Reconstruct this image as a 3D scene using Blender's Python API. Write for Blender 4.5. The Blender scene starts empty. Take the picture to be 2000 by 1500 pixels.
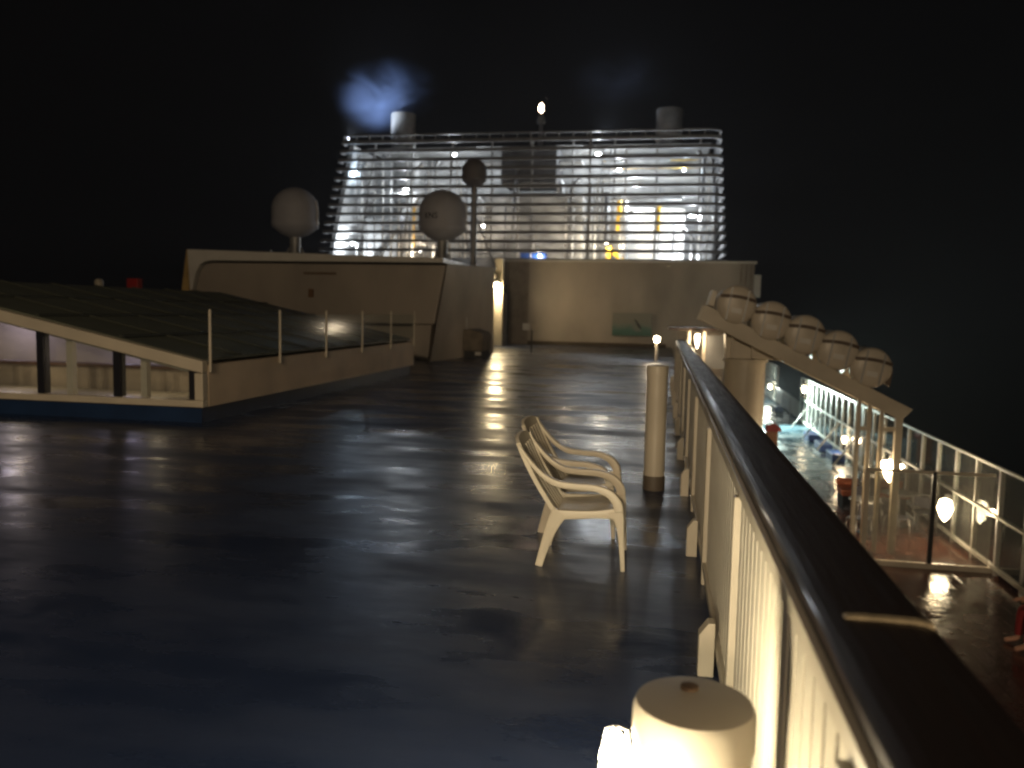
import bpy, bmesh, math, random
from mathutils import Vector, Matrix
R = math.radians
random.seed(7)
scene = bpy.context.scene
col = scene.collection

# ------------------------------------------------------------------ camera
cam_d = bpy.data.cameras.new("camera")
cam_d.sensor_width = 36.0
cam_d.lens = 28.8
cam_d.clip_start = 0.05
cam_d.clip_end = 5000
cam = bpy.data.objects.new("camera", cam_d)
col.objects.link(cam)
cam.location = (0, 0, 1.7)
cam.rotation_euler = (Matrix.Rotation(R(10.3), 3, 'Z') @ Matrix.Rotation(R(90 - 5.1), 3, 'X') @ Matrix.Rotation(0.02, 3, 'Z')).to_euler()
scene.camera = cam
cam_d.dof.use_dof = True
cam_d.dof.focus_distance = 4.5
cam_d.dof.aperture_fstop = 1.9

# ------------------------------------------------------------------ world, exposure
w = bpy.data.worlds.new("World")
scene.world = w
w.use_nodes = True
bg = w.node_tree.nodes["Background"]
bg.inputs[0].default_value = (0.72, 0.78, 1.0, 1)
bg.inputs[1].default_value = 0.0012
scene.view_settings.view_transform = 'Standard'
scene.view_settings.look = 'None'
scene.view_settings.exposure = 0
scene.view_settings.gamma = 1
scene.cycles.use_denoising = True
scene.cycles.filter_width = 2.2
scene.cycles.max_bounces = 6
scene.cycles.sample_clamp_indirect = 4
scene.cycles.volume_bounces = 0
scene.cycles.volume_step_rate = 2

WARM = (1.0, 0.74, 0.44)
SOFT = (1.0, 0.83, 0.62)
COOL = (0.86, 0.93, 1.0)


def lamp(name, loc, power, colr, radius=0.05, spot=None, target=None, blend=0.6, parent=None):
    l = bpy.data.lights.new(name, 'SPOT' if spot else 'POINT')
    l.energy = power
    l.color = colr
    l.shadow_soft_size = radius
    o = bpy.data.objects.new(name, l)
    o.location = loc
    if spot:
        l.spot_size = R(spot)
        l.spot_blend = blend
        d = Vector(target) - Vector(loc)
        o.rotation_euler = d.to_track_quat('-Z', 'Y').to_euler()
    col.objects.link(o)
    if parent:
        o.parent = parent
        o.matrix_parent_inverse = Matrix.Translation(parent.location).inverted()
    return o

# floodlight of the ship's mast behind the photographer
lamp("mast_flood_light", (-1.5, -16.0, 7.0), 4600, (1.0, 0.76, 0.5), 0.5, 150, (-4, 30, 2), 0.7)

lamp("skylight_fill_light", (-2.2, -4.0, 4.8), 900, (1.0, 0.74, 0.46), 0.15, 90, (-8, 13, 0.6), 0.9)  # unseen lamp without fitting, added to brighten the skylight frame and wall
# ------------------------------------------------------------------ helpers


def tag(o, label=None, cat=None, group=None, kind=None):
    if label: o['label'] = label
    if cat: o['category'] = cat
    if group: o['group'] = group
    if kind: o['kind'] = kind
    return o


def empty(name, loc, label, cat, group=None):
    o = bpy.data.objects.new(name, None)
    o.empty_display_size = 0.1
    o.location = loc
    col.objects.link(o)
    return tag(o, label, cat, group)


def bsdf(m):
    return m.node_tree.nodes["Principled BSDF"]


def mat(name, colr, rough=0.5, metal=0.0, noise=0.0, nscale=3.0, bump=0.0, bscale=30.0, coat=0.0, nc=None, stretch=(1, 1, 1), rvar=0.0):
    """procedural paint: base colour broken up by noise, varied roughness, slight bump"""
    m = bpy.data.materials.new(name)
    m.use_nodes = True
    nt = m.node_tree
    b = bsdf(m)
    b.inputs['Base Color'].default_value = (*colr, 1)
    b.inputs['Roughness'].default_value = rough
    b.inputs['Metallic'].default_value = metal
    b.inputs['Coat Weight'].default_value = coat
    b.inputs['Coat Roughness'].default_value = 0.08
    tc = nt.nodes.new('ShaderNodeTexCoord')
    mp = nt.nodes.new('ShaderNodeMapping')
    mp.inputs['Scale'].default_value = stretch
    nt.links.new(tc.outputs['Object'], mp.inputs['Vector'])
    if noise > 0 or rvar > 0:
        n = nt.nodes.new('ShaderNodeTexNoise')
        n.inputs['Scale'].default_value = nscale
        n.inputs['Detail'].default_value = 6
        nt.links.new(mp.outputs[0], n.inputs['Vector'])
        if noise > 0:
            mx = nt.nodes.new('ShaderNodeMix')
            mx.data_type = 'RGBA'
            rp = nt.nodes.new('ShaderNodeMapRange')
            rp.inputs[1].default_value = 0.35
            rp.inputs[2].default_value = 0.75
            nt.links.new(n.outputs[0], rp.inputs[0])
            nt.links.new(rp.outputs[0], mx.inputs[0])
            dk = nc if nc else tuple(c * (1 - noise) for c in colr)
            mx.inputs[6].default_value = (*colr, 1)
            mx.inputs[7].default_value = (*dk, 1)
            nt.links.new(mx.outputs[2], b.inputs['Base Color'])
        if rvar > 0:
            r2 = nt.nodes.new('ShaderNodeMapRange')
            r2.inputs[1].default_value = 0.3
            r2.inputs[2].default_value = 0.7
            r2.inputs[3].default_value = max(0.02, rough - rvar)
            r2.inputs[4].default_value = min(1, rough + rvar)
            nt.links.new(n.outputs[0], r2.inputs[0])
            nt.links.new(r2.outputs[0], b.inputs['Roughness'])
    if bump > 0:
        n2 = nt.nodes.new('ShaderNodeTexNoise')
        n2.inputs['Scale'].default_value = bscale
        n2.inputs['Detail'].default_value = 4
        nt.links.new(mp.outputs[0], n2.inputs['Vector'])
        bp = nt.nodes.new('ShaderNodeBump')
        bp.inputs['Strength'].default_value = bump
        bp.inputs['Distance'].default_value = 0.02
        nt.links.new(n2.outputs[0], bp.inputs['Height'])
        nt.links.new(bp.outputs[0], b.inputs['Normal'])
    return m


def emit(name, colr, strength):
    m = bpy.data.materials.new(name)
    m.use_nodes = True
    b = bsdf(m)
    b.inputs['Base Color'].default_value = (*colr, 1)
    b.inputs['Emission Color'].default_value = (*colr, 1)
    b.inputs['Emission Strength'].default_value = strength
    m.cycles.emission_sampling = 'NONE'
    return m


def glass(name, tint=(1, 1, 1), alpha=0.12, rough=0.03, ior=1.5):
    """thin pane: mostly see-through, with real surface reflection"""
    m = bpy.data.materials.new(name)
    m.use_nodes = True
    nt = m.node_tree
    nt.nodes.clear()
    out = nt.nodes.new('ShaderNodeOutputMaterial')
    tr = nt.nodes.new('ShaderNodeBsdfTransparent')
    tr.inputs[0].default_value = (*tint, 1)
    gl = nt.nodes.new('ShaderNodeBsdfGlossy')
    gl.inputs['Roughness'].default_value = rough
    df = nt.nodes.new('ShaderNodeBsdfDiffuse')
    df.inputs[0].default_value = (0.5, 0.5, 0.48, 1)
    lw = nt.nodes.new('ShaderNodeLayerWeight')
    lw.inputs[0].default_value = 0.5
    pw = nt.nodes.new('ShaderNodeMath'); pw.operation = 'POWER'; pw.inputs[1].default_value = 4.0
    nt.links.new(lw.outputs['Facing'], pw.inputs[0])
    fr = nt.nodes.new('ShaderNodeMath'); fr.operation = 'MULTIPLY_ADD'
    fr.inputs[1].default_value = 0.32 * (ior - 1) / 0.5
    fr.inputs[2].default_value = 0.03
    nt.links.new(pw.outputs[0], fr.inputs[0])
    n = nt.nodes.new('ShaderNodeTexNoise')
    n.inputs['Scale'].default_value = 2.5
    n.inputs['Detail'].default_value = 8
    tc = nt.nodes.new('ShaderNodeTexCoord')
    nt.links.new(tc.outputs['Object'], n.inputs['Vector'])
    mr = nt.nodes.new('ShaderNodeMapRange')
    mr.inputs[1].default_value = 0.3
    mr.inputs[2].default_value = 0.8
    mr.inputs[3].default_value = alpha * 0.75
    mr.inputs[4].default_value = alpha * 1.3
    nt.links.new(n.outputs[0], mr.inputs[0])
    m1 = nt.nodes.new('ShaderNodeMixShader')
    m2 = nt.nodes.new('ShaderNodeMixShader')
    nt.links.new(mr.outputs[0], m1.inputs[0])
    nt.links.new(tr.outputs[0], m1.inputs[1])
    nt.links.new(df.outputs[0], m1.inputs[2])
    nt.links.new(fr.outputs[0], m2.inputs[0])
    nt.links.new(m1.outputs[0], m2.inputs[1])
    nt.links.new(gl.outputs[0], m2.inputs[2])
    nt.links.new(m2.outputs[0], out.inputs[0])
    return m


class MB:
    """collects shapes and links them as ONE mesh object"""

    def __init__(self):
        self.v = []
        self.f = []
        self.s = []

    def add(self, vs, fs, smooth=False):
        k = len(self.v)
        self.v += [tuple(x) for x in vs]
        self.f += [tuple(i + k for i in f) for f in fs]
        self.s += [smooth] * len(fs)
        return self

    def box(self, x0, y0, z0, x1, y1, z1):
        vs = [(x0, y0, z0), (x1, y0, z0), (x1, y1, z0), (x0, y1, z0), (x0, y0, z1), (x1, y0, z1), (x1, y1, z1), (x0, y1, z1)]
        return self.add(vs, [(0, 3, 2, 1), (4, 5, 6, 7), (0, 1, 5, 4), (1, 2, 6, 5), (2, 3, 7, 6), (3, 0, 4, 7)])

    def prism(self, pts, a, b, axis='y'):
        """polygon pts in the plane across the axis, from a to b"""
        n = len(pts)
        def P(p, t):
            return (p[0], t, p[1]) if axis == 'y' else ((t, p[0], p[1]) if axis == 'x' else (p[0], p[1], t))
        vs = [P(p, a) for p in pts] + [P(p, b) for p in pts]
        fs = [tuple(range(n)), tuple(reversed(range(n, 2 * n)))] + [(i, i + n, (i + 1) % n + n, (i + 1) % n) for i in range(n)]
        return self.add(vs, fs)

    def tube(self, pts, r, seg=10, caps=True, flat=None):
        pts = [Vector(p) for p in pts]
        n = len(pts)
        rs = r if isinstance(r, (list, tuple)) else [r] * n
        vs = []
        up = Vector((0, 0, 1))
        prev = None
        for i, p in enumerate(pts):
            d = (pts[min(i + 1, n - 1)] - pts[max(i - 1, 0)]).normalized()
            a = prev if prev else (Vector((1, 0, 0)) if abs(d.z) > 0.9 else up)
            s = d.cross(a)
            if s.length < 1e-4:
                s = d.cross(Vector((0, 1, 0)))
            s.normalize()
            t = s.cross(d).normalized()
            prev = t
            for k in range(seg):
                an = 2 * math.pi * k / seg
                vs.append(p + s * math.cos(an) * rs[i] + t * math.sin(an) * rs[i])
        fs = []
        for i in range(n - 1):
            for k in range(seg):
                k2 = (k + 1) % seg
                fs.append((i * seg + k, i * seg + k2, (i + 1) * seg + k2, (i + 1) * seg + k))
        self.add(vs, fs, True)
        if caps:
            self.add([vs[k] for k in range(seg)], [tuple(reversed(range(seg)))])
            self.add([vs[(n - 1) * seg + k] for k in range(seg)], [tuple(range(seg))])
        return self

    def lathe(self, prof, c=(0, 0, 0), seg=32, axis='z'):
        """prof = (radius, height) from bottom to top"""
        vs = []
        for (r, z) in prof:
            for k in range(seg):
                a = 2 * math.pi * k / seg
                u, v = r * math.cos(a), r * math.sin(a)
                if axis == 'z':
                    vs.append((c[0] + u, c[1] + v, c[2] + z))
                else:
                    vs.append((c[0] + u, c[1] + z, c[2] + v))
        fs = []
        for i in range(len(prof) - 1):
            for k in range(seg):
                k2 = (k + 1) % seg
                f = (i * seg + k, i * seg + k2, (i + 1) * seg + k2, (i + 1) * seg + k)
                fs.append(f if axis == 'z' else tuple(reversed(f)))
        self.add(vs, fs, True)
        b0 = tuple(reversed(range(seg)))
        t0 = tuple(range(seg))
        if axis != 'z':
            b0, t0 = t0, b0
        if prof[0][0] > 0.002:
            self.add(vs[:seg], [b0])
        if prof[-1][0] > 0.002:
            self.add(vs[-seg:], [t0])
        return self

    def build(self, name, material, parent=None, bevel=0.0, bseg=2, weld=True):
        me = bpy.data.meshes.new(name)
        me.from_pydata(self.v, [], self.f)
        me.polygons.foreach_set('use_smooth', self.s)
        bm = bmesh.new()
        bm.from_mesh(me)
        if weld:
            bmesh.ops.remove_doubles(bm, verts=bm.verts, dist=1e-5)
        bmesh.ops.recalc_face_normals(bm, faces=bm.faces)
        if bevel > 0:
            ed = [e for e in bm.edges if len(e.link_faces) == 2 and e.calc_face_angle(0) > R(35)]
            bmesh.ops.bevel(bm, geom=ed, offset=bevel, segments=bseg, affect='EDGES', profile=0.5, clamp_overlap=True)
        else:
            for e in bm.edges:
                if len(e.link_faces) == 2 and e.calc_face_angle(0) > R(40):
                    e.smooth = False
        bm.to_mesh(me)
        bm.free()
        me.update()
        me.materials.append(material)
        o = bpy.data.objects.new(name, me)
        col.objects.link(o)
        if parent is not None:
            o.parent = parent
            # shapes are written in world coordinates; keep them there
            p = parent
            off = Vector((0, 0, 0))
            while p is not None:
                if p.type == 'EMPTY':
                    off = off + p.location
                p = p.parent
            if parent.type == 'EMPTY':
                o.matrix_parent_inverse = Matrix.Translation(off).inverted()
        return o


def copy_tree(o, parent=None):
    c = o.copy()
    col.objects.link(c)
    if parent is not None:
        c.parent = parent
        c.matrix_parent_inverse = o.matrix_parent_inverse.copy()
    for ch in list(o.children):
        copy_tree(ch, c)
    return c


# ------------------------------------------------------------------ materials
M = {}
M['cream'] = mat('cream_paint', (0.62, 0.56, 0.45), 0.42, noise=0.25, nscale=1.6, bump=0.05, bscale=14, rvar=0.12)
M['white'] = mat('white_paint', (0.74, 0.72, 0.67), 0.38, noise=0.18, nscale=2.0, bump=0.04, bscale=20, rvar=0.12)
M['wallp'] = mat('bulkhead_paint', (0.44, 0.385, 0.325), 0.45, noise=0.35, nscale=0.55, bump=0.06, bscale=3, rvar=0.15, stretch=(1, 1, 0.5))
M['wood'] = mat('varnished_wood', (0.036, 0.022, 0.016), 0.5, noise=0.5, nscale=5, bump=0.10, bscale=9, coat=0.12, stretch=(9, 0.5, 9), rvar=0.1)
M['plastic'] = mat('chair_plastic', (0.80, 0.74, 0.60), 0.36, noise=0.12, nscale=6, bump=0.02)
M['dark'] = mat('dark_rubber', (0.018, 0.018, 0.02), 0.55, noise=0.3)
M['steel'] = mat('grey_steel', (0.30, 0.30, 0.30), 0.4, metal=0.6, noise=0.2)
M['slat'] = mat('louvre_paint', (0.36, 0.36, 0.37), 0.5, noise=0.4, nscale=1.1, stretch=(1, 1, 3))
M['galv'] = mat('galvanised_steel', (0.45, 0.45, 0.44), 0.45, metal=0.3, noise=0.35, nscale=1.2)
M['engine'] = mat('engine_casing', (0.50, 0.50, 0.49), 0.6, noise=0.8, nscale=0.7, bump=0.2, bscale=2)
M['yellow'] = mat('yellow_paint', (0.75, 0.45, 0.03), 0.4, noise=0.2)
M['blue'] = mat('blue_paint', (0.015, 0.06, 0.26), 0.4, noise=0.2)
M['red'] = mat('red_paint', (0.42, 0.02, 0.015), 0.45, noise=0.3)
M['orange'] = mat('orange_canvas', (0.36, 0.10, 0.04), 0.7, noise=0.3, bump=0.3, bscale=6)
M['roofbar'] = mat('roof_bar_paint', (0.045, 0.050, 0.038), 0.6)
M['rust'] = mat('rust_brown', (0.16, 0.10, 0.06), 0.7, noise=0.4, nscale=30)
M['plinth'] = mat('blue_plinth', (0.012, 0.035, 0.10), 0.35, noise=0.3)
M['mullion'] = mat('dark_mullion', (0.012, 0.013, 0.02), 0.4)
M['radome'] = mat('radome_shell', (0.55, 0.55, 0.60), 0.6, noise=0.12, nscale=1.0)
M['radome2'] = mat('grey_radome_shell', (0.22, 0.21, 0.23), 0.6, noise=0.15, nscale=1.0)
M['skin'] = mat('skin', (0.62, 0.33, 0.22), 0.5)
M['cloth_red'] = mat('red_cloth', (0.30, 0.02, 0.02), 0.85, bump=0.2)
M['cloth_dark'] = mat('dark_cloth', (0.02, 0.02, 0.03), 0.85, bump=0.2)
M['hair'] = mat('dark_hair', (0.02, 0.013, 0.01), 0.5)
M['pane'] = glass('clear_pane', (0.93, 0.95, 0.93), 0.05)
M['pane_frost'] = glass('hazy_pane', (0.88, 0.88, 0.84), 0.30, 0.05)
M['rail_pane'] = glass('balustrade_pane', (0.90, 0.93, 0.92), 0.05, 0.12, 1.07)
M['bulb'] = emit('warm_bulb', (1.0, 0.82, 0.55), 40)
M['bulb_cool'] = emit('cool_bulb', (0.93, 0.97, 1.0), 22)
M['bulb_red'] = emit('mast_bulb', (1.0, 0.72, 0.5), 40)


def wet_deck():
    m = bpy.data.materials.new('wet_blue_deck')
    m.use_nodes = True
    nt = m.node_tree
    b = bsdf(m)
    tc = nt.nodes.new('ShaderNodeTexCoord')
    mp = nt.nodes.new('ShaderNodeMapping')
    mp.inputs['Scale'].default_value = (0.55, 1.5, 1)
    nt.links.new(tc.outputs['Object'], mp.inputs['Vector'])
    # puddles
    n = nt.nodes.new('ShaderNodeTexNoise')
    n.inputs['Scale'].default_value = 0.9
    n.inputs['Detail'].default_value = 7
    n.inputs['Roughness'].default_value = 0.62
    nt.links.new(mp.outputs[0], n.inputs['Vector'])
    rr = nt.nodes.new('ShaderNodeValToRGB')
    rr.color_ramp.elements[0].position = 0.38
    rr.color_ramp.elements[0].color = (0.17, 0.17, 0.17, 1)
    rr.color_ramp.elements[1].position = 0.66
    rr.color_ramp.elements[1].color = (0.55, 0.55, 0.55, 1)
    nt.links.new(n.outputs[0], rr.inputs[0])
    nt.links.new(rr.outputs[0], b.inputs['Roughness'])
    mx = nt.nodes.new('ShaderNodeMix')
    mx.data_type = 'RGBA'
    mx.inputs[6].default_value = (0.009, 0.020, 0.062, 1)
    mx.inputs[7].default_value = (0.028, 0.042, 0.090, 1)
    nt.links.new(n.outputs[0], mx.inputs[0])
    nt.links.new(mx.outputs[2], b.inputs['Base Color'])
    # ripples lying across the ship
    mp2 = nt.nodes.new('ShaderNodeMapping')
    mp2.inputs['Scale'].default_value = (2.2, 3.6, 1)
    nt.links.new(tc.outputs['Object'], mp2.inputs['Vector'])
    n2 = nt.nodes.new('ShaderNodeTexNoise')
    n2.inputs['Scale'].default_value = 1.5
    n2.inputs['Detail'].default_value = 5
    nt.links.new(mp2.outputs[0], n2.inputs['Vector'])
    n3 = nt.nodes.new('ShaderNodeTexNoise')
    n3.inputs['Scale'].default_value = 60
    n3.inputs['Detail'].default_value = 3
    nt.links.new(tc.outputs['Object'], n3.inputs['Vector'])
    b1 = nt.nodes.new('ShaderNodeBump')
    b1.inputs['Strength'].default_value = 0.06
    b1.inputs['Distance'].default_value = 0.06
    nt.links.new(n2.outputs[0], b1.inputs['Height'])
    b2 = nt.nodes.new('ShaderNodeBump')
    b2.inputs['Strength'].default_value = 0.10
    b2.inputs['Distance'].default_value = 0.004
    nt.links.new(n3.outputs[0], b2.inputs['Height'])
    nt.links.new(b1.outputs[0], b2.inputs['Normal'])
    nt.links.new(b2.outputs[0], b.inputs['Normal'])
    b.inputs['Specular IOR Level'].default_value = 0.55
    return m


def plank_deck(name, c1, c2, plank=0.12, rough=(0.05, 0.3), lines=True):
    m = bpy.data.materials.new(name)
    m.use_nodes = True
    nt = m.node_tree
    b = bsdf(m)
    tc = nt.nodes.new('ShaderNodeTexCoord')
    n = nt.nodes.new('ShaderNodeTexNoise')
    n.inputs['Scale'].default_value = 1.3
    n.inputs['Detail'].default_value = 6
    nt.links.new(tc.outputs['Object'], n.inputs['Vector'])
    mx = nt.nodes.new('ShaderNodeMix')
    mx.data_type = 'RGBA'
    mx.inputs[6].default_value = (*c1, 1)
    mx.inputs[7].default_value = (*c2, 1)
    nt.links.new(n.outputs[0], mx.inputs[0])
    last = mx.outputs[2]
    wv = nt.nodes.new('ShaderNodeTexWave')
    wv.bands_direction = 'X'
    wv.wave_profile = 'SAW'
    wv.inputs['Scale'].default_value = 1 / plank / 3.1416 * 0.5
    wv.inputs['Distortion'].default_value = 0
    nt.links.new(tc.outputs['Object'], wv.inputs['Vector'])
    cr = nt.nodes.new('ShaderNodeValToRGB')
    cr.color_ramp.elements[0].position = 0.0
    cr.color_ramp.elements[0].color = (0.15, 0.15, 0.15, 1)
    cr.color_ramp.elements[1].position = 0.07
    nt.links.new(wv.outputs[0], cr.inputs[0])
    if lines:
        ml = nt.nodes.new('ShaderNodeMix')
        ml.data_type = 'RGBA'
        ml.blend_type = 'MULTIPLY'
        ml.inputs[0].default_value = 0.9
        nt.links.new(last, ml.inputs[6])
        nt.links.new(cr.outputs[0], ml.inputs[7])
        last = ml.outputs[2]
    nt.links.new(last, b.inputs['Base Color'])
    mr = nt.nodes.new('ShaderNodeMapRange')
    mr.inputs[1].default_value = 0.35
    mr.inputs[2].default_value = 0.65
    mr.inputs[3].default_value = rough[0]
    mr.inputs[4].default_value = rough[1]
    nt.links.new(n.outputs[0], mr.inputs[0])
    nt.links.new(mr.outputs[0], b.inputs['Roughness'])
    bp = nt.nodes.new('ShaderNodeBump')
    bp.inputs['Strength'].default_value = 0.35
    bp.inputs['Distance'].default_value = 0.01
    nt.links.new(cr.outputs[0], bp.inputs['Height'])
    n2 = nt.nodes.new('ShaderNodeTexNoise')
    n2.inputs['Scale'].default_value = 7
    nt.links.new(tc.outputs['Object'], n2.inputs['Vector'])
    b2 = nt.nodes.new('ShaderNodeBump')
    b2.inputs['Strength'].default_value = 0.3
    b2.inputs['Distance'].default_value = 0.02
    nt.links.new(n2.outputs[0], b2.inputs['Height'])
    nt.links.new(bp.outputs[0], b2.inputs['Normal'])
    nt.links.new(b2.outputs[0], b.inputs['Normal'])
    return m


M['deck'] = wet_deck()
M['teak'] = plank_deck('wet_teak_planks', (0.07, 0.026, 0.016), (0.12, 0.045, 0.028))
M['bluedeck'] = plank_deck('wet_blue_walkway', (0.045, 0.085, 0.115), (0.09, 0.14, 0.16), lines=False, rough=(0.12, 0.4))

# ------------------------------------------------------------------ setting
EDGE = 0.50
o = MB().box(-17.2, -30, -0.3, EDGE, 60, 0).build('deck', M['deck']); tag(o, kind='structure')
o = MB().box(EDGE, -30, -3.1, 6.15, 23.6, -2.8).build('lower_deck', M['teak']); tag(o, kind='structure')
o = MB().box(EDGE, 23.6, -3.1, 6.15, 75, -2.804).build('walkway', M['bluedeck']); tag(o, kind='structure')
o = MB().box(-20.5, -60, -24, 6.15, 90, -3.1).build('hull', M['white']); tag(o, kind='structure')
o = MB().box(-17.2, -30, -3.1, EDGE - 0.02, 60, -0.3).build('hull_side', M['white']); tag(o, kind='structure')
sea_m = mat('night_sea', (0.004, 0.007, 0.012), 0.25, bump=0.6, bscale=0.4)
o = MB().add([(-2500, -2500, -24), (2500, -2500, -24), (2500, 2500, -24), (-2500, 2500, -24)], [(0, 1, 2, 3)]).build('sea', sea_m); tag(o, kind='structure')

# ribbed infill: groove shade is painted into the colour as dark stripes
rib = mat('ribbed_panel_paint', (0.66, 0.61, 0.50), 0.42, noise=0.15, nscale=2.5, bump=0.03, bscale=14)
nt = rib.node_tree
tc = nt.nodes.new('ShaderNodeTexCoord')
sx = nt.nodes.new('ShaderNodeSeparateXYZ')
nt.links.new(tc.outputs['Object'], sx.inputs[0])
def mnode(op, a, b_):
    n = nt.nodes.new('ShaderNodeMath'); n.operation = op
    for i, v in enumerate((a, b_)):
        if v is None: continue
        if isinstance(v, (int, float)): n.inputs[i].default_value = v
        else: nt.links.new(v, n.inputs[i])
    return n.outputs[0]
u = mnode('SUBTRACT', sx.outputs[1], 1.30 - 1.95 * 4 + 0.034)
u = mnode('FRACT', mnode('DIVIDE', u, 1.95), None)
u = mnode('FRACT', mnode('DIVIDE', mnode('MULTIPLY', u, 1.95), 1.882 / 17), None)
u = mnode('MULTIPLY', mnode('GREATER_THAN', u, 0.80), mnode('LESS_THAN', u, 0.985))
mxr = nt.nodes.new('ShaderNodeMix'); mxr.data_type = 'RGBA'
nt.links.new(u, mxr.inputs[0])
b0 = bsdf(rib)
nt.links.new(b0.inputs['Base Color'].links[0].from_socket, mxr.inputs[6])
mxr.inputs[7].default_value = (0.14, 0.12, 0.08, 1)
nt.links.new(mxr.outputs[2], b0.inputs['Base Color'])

# ------------------------------------------------------------------ balustrade beside the camera
RX0, RX1, RZ = 0.33, 0.56, 1.10
RY0, RY1 = -2.5, 20.0
bal = empty('balustrade', (0.33, 2, 0), 'long cream corrugated balustrade under a dark wooden handrail, right of the wet deck', 'railing')
# handrail with rounded section, swept along Y
prof = []
cx, hw, hh = (RX0 + RX1) / 2, (RX1 - RX0) / 2, 0.035
for k in range(20):
    a = 2 * math.pi * k / 20
    ca, sa = math.cos(a), math.sin(a)
    prof.append((cx + hw * math.copysign(abs(ca) ** 0.45, ca), RZ - hh + hh * math.copysign(abs(sa) ** 0.6, sa)))
MB().prism(prof, RY0, RY1, 'y').build('handrail', M['wood'], bal)
# pale joint strap across the handrail
prof2 = [(0.372, RZ - 0.006), (0.385, RZ + 0.003), (0.41, RZ + 0.005), (0.52, RZ + 0.005), (0.545, RZ + 0.001), (0.552, RZ - 0.012)]
MB().prism(prof2, 1.69, 1.712, 'y').build('joint_strap', mat('brass_strip', (0.75, 0.62, 0.4), 0.4, noise=0.4, nscale=40), bal)
MB().box(0.315, RY0, 1.0, 0.375, RY1, 1.048).box(0.385, RY0, 1.03, 0.44, RY1, 1.034).build('top_chord', M['cream'], bal, bevel=0.006)
MB().box(0.30, RY0, 0.10, 0.36, RY1, 0.15).build('bottom_chord', M['cream'], bal, bevel=0.006)
PIT = 1.95
posts = [1.30 + PIT * k for k in range(-2, 10)]
for y in posts:
    MB().box(0.296, y - 0.03, 0.0, 0.362, y + 0.03, 1.0).box(0.38, y - 0.025, 0.98, 0.43, y + 0.025, 1.045).build('post', M['cream'], bal, bevel=0.008)
    MB().prism([(0.22, 0), (0.294, 0), (0.294, 0.26), (0.262, 0.26), (0.22, 0.20)], y + 0.58, y + 0.66, 'y').build('foot_block', M['cream'], bal, bevel=0.004)
for a, b_ in zip(posts[:-1], posts[1:]):
    y0, y1 = a + 0.034, b_ - 0.034
    n = int((y1 - y0) / 0.105)
    st = (y1 - y0) / n
    xs = []
    for i in range(n):
        yy = y0 + i * st
        xs += [(0.322, yy), (0.320, yy + st * 0.44), (0.322, yy + st * 0.80), (0.354, yy + st * 0.83), (0.354, yy + st * 0.97)]
    xs.append((0.322, y1))
    vs = [(x, y, 0.152) for x, y in xs] + [(x, y, 0.998) for x, y in xs]
    m_ = len(xs)
    vs += [(0.356, y, 0.152) for x, y in xs] + [(0.356, y, 0.998) for x, y in xs]
    fs = [(i, i + 1, i + 1 + m_, i + m_) for i in range(m_ - 1)]
    fs += [(2 * m_ + i, 3 * m_ + i, 3 * m_ + i + 1, 2 * m_ + i + 1) for i in range(m_ - 1)]
    fs += [(m_ + i, m_ + i + 1, 3 * m_ + i + 1, 3 * m_ + i) for i in range(m_ - 1)]
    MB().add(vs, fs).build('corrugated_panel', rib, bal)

# ------------------------------------------------------------------ pillar lamps by the balustrade


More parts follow.
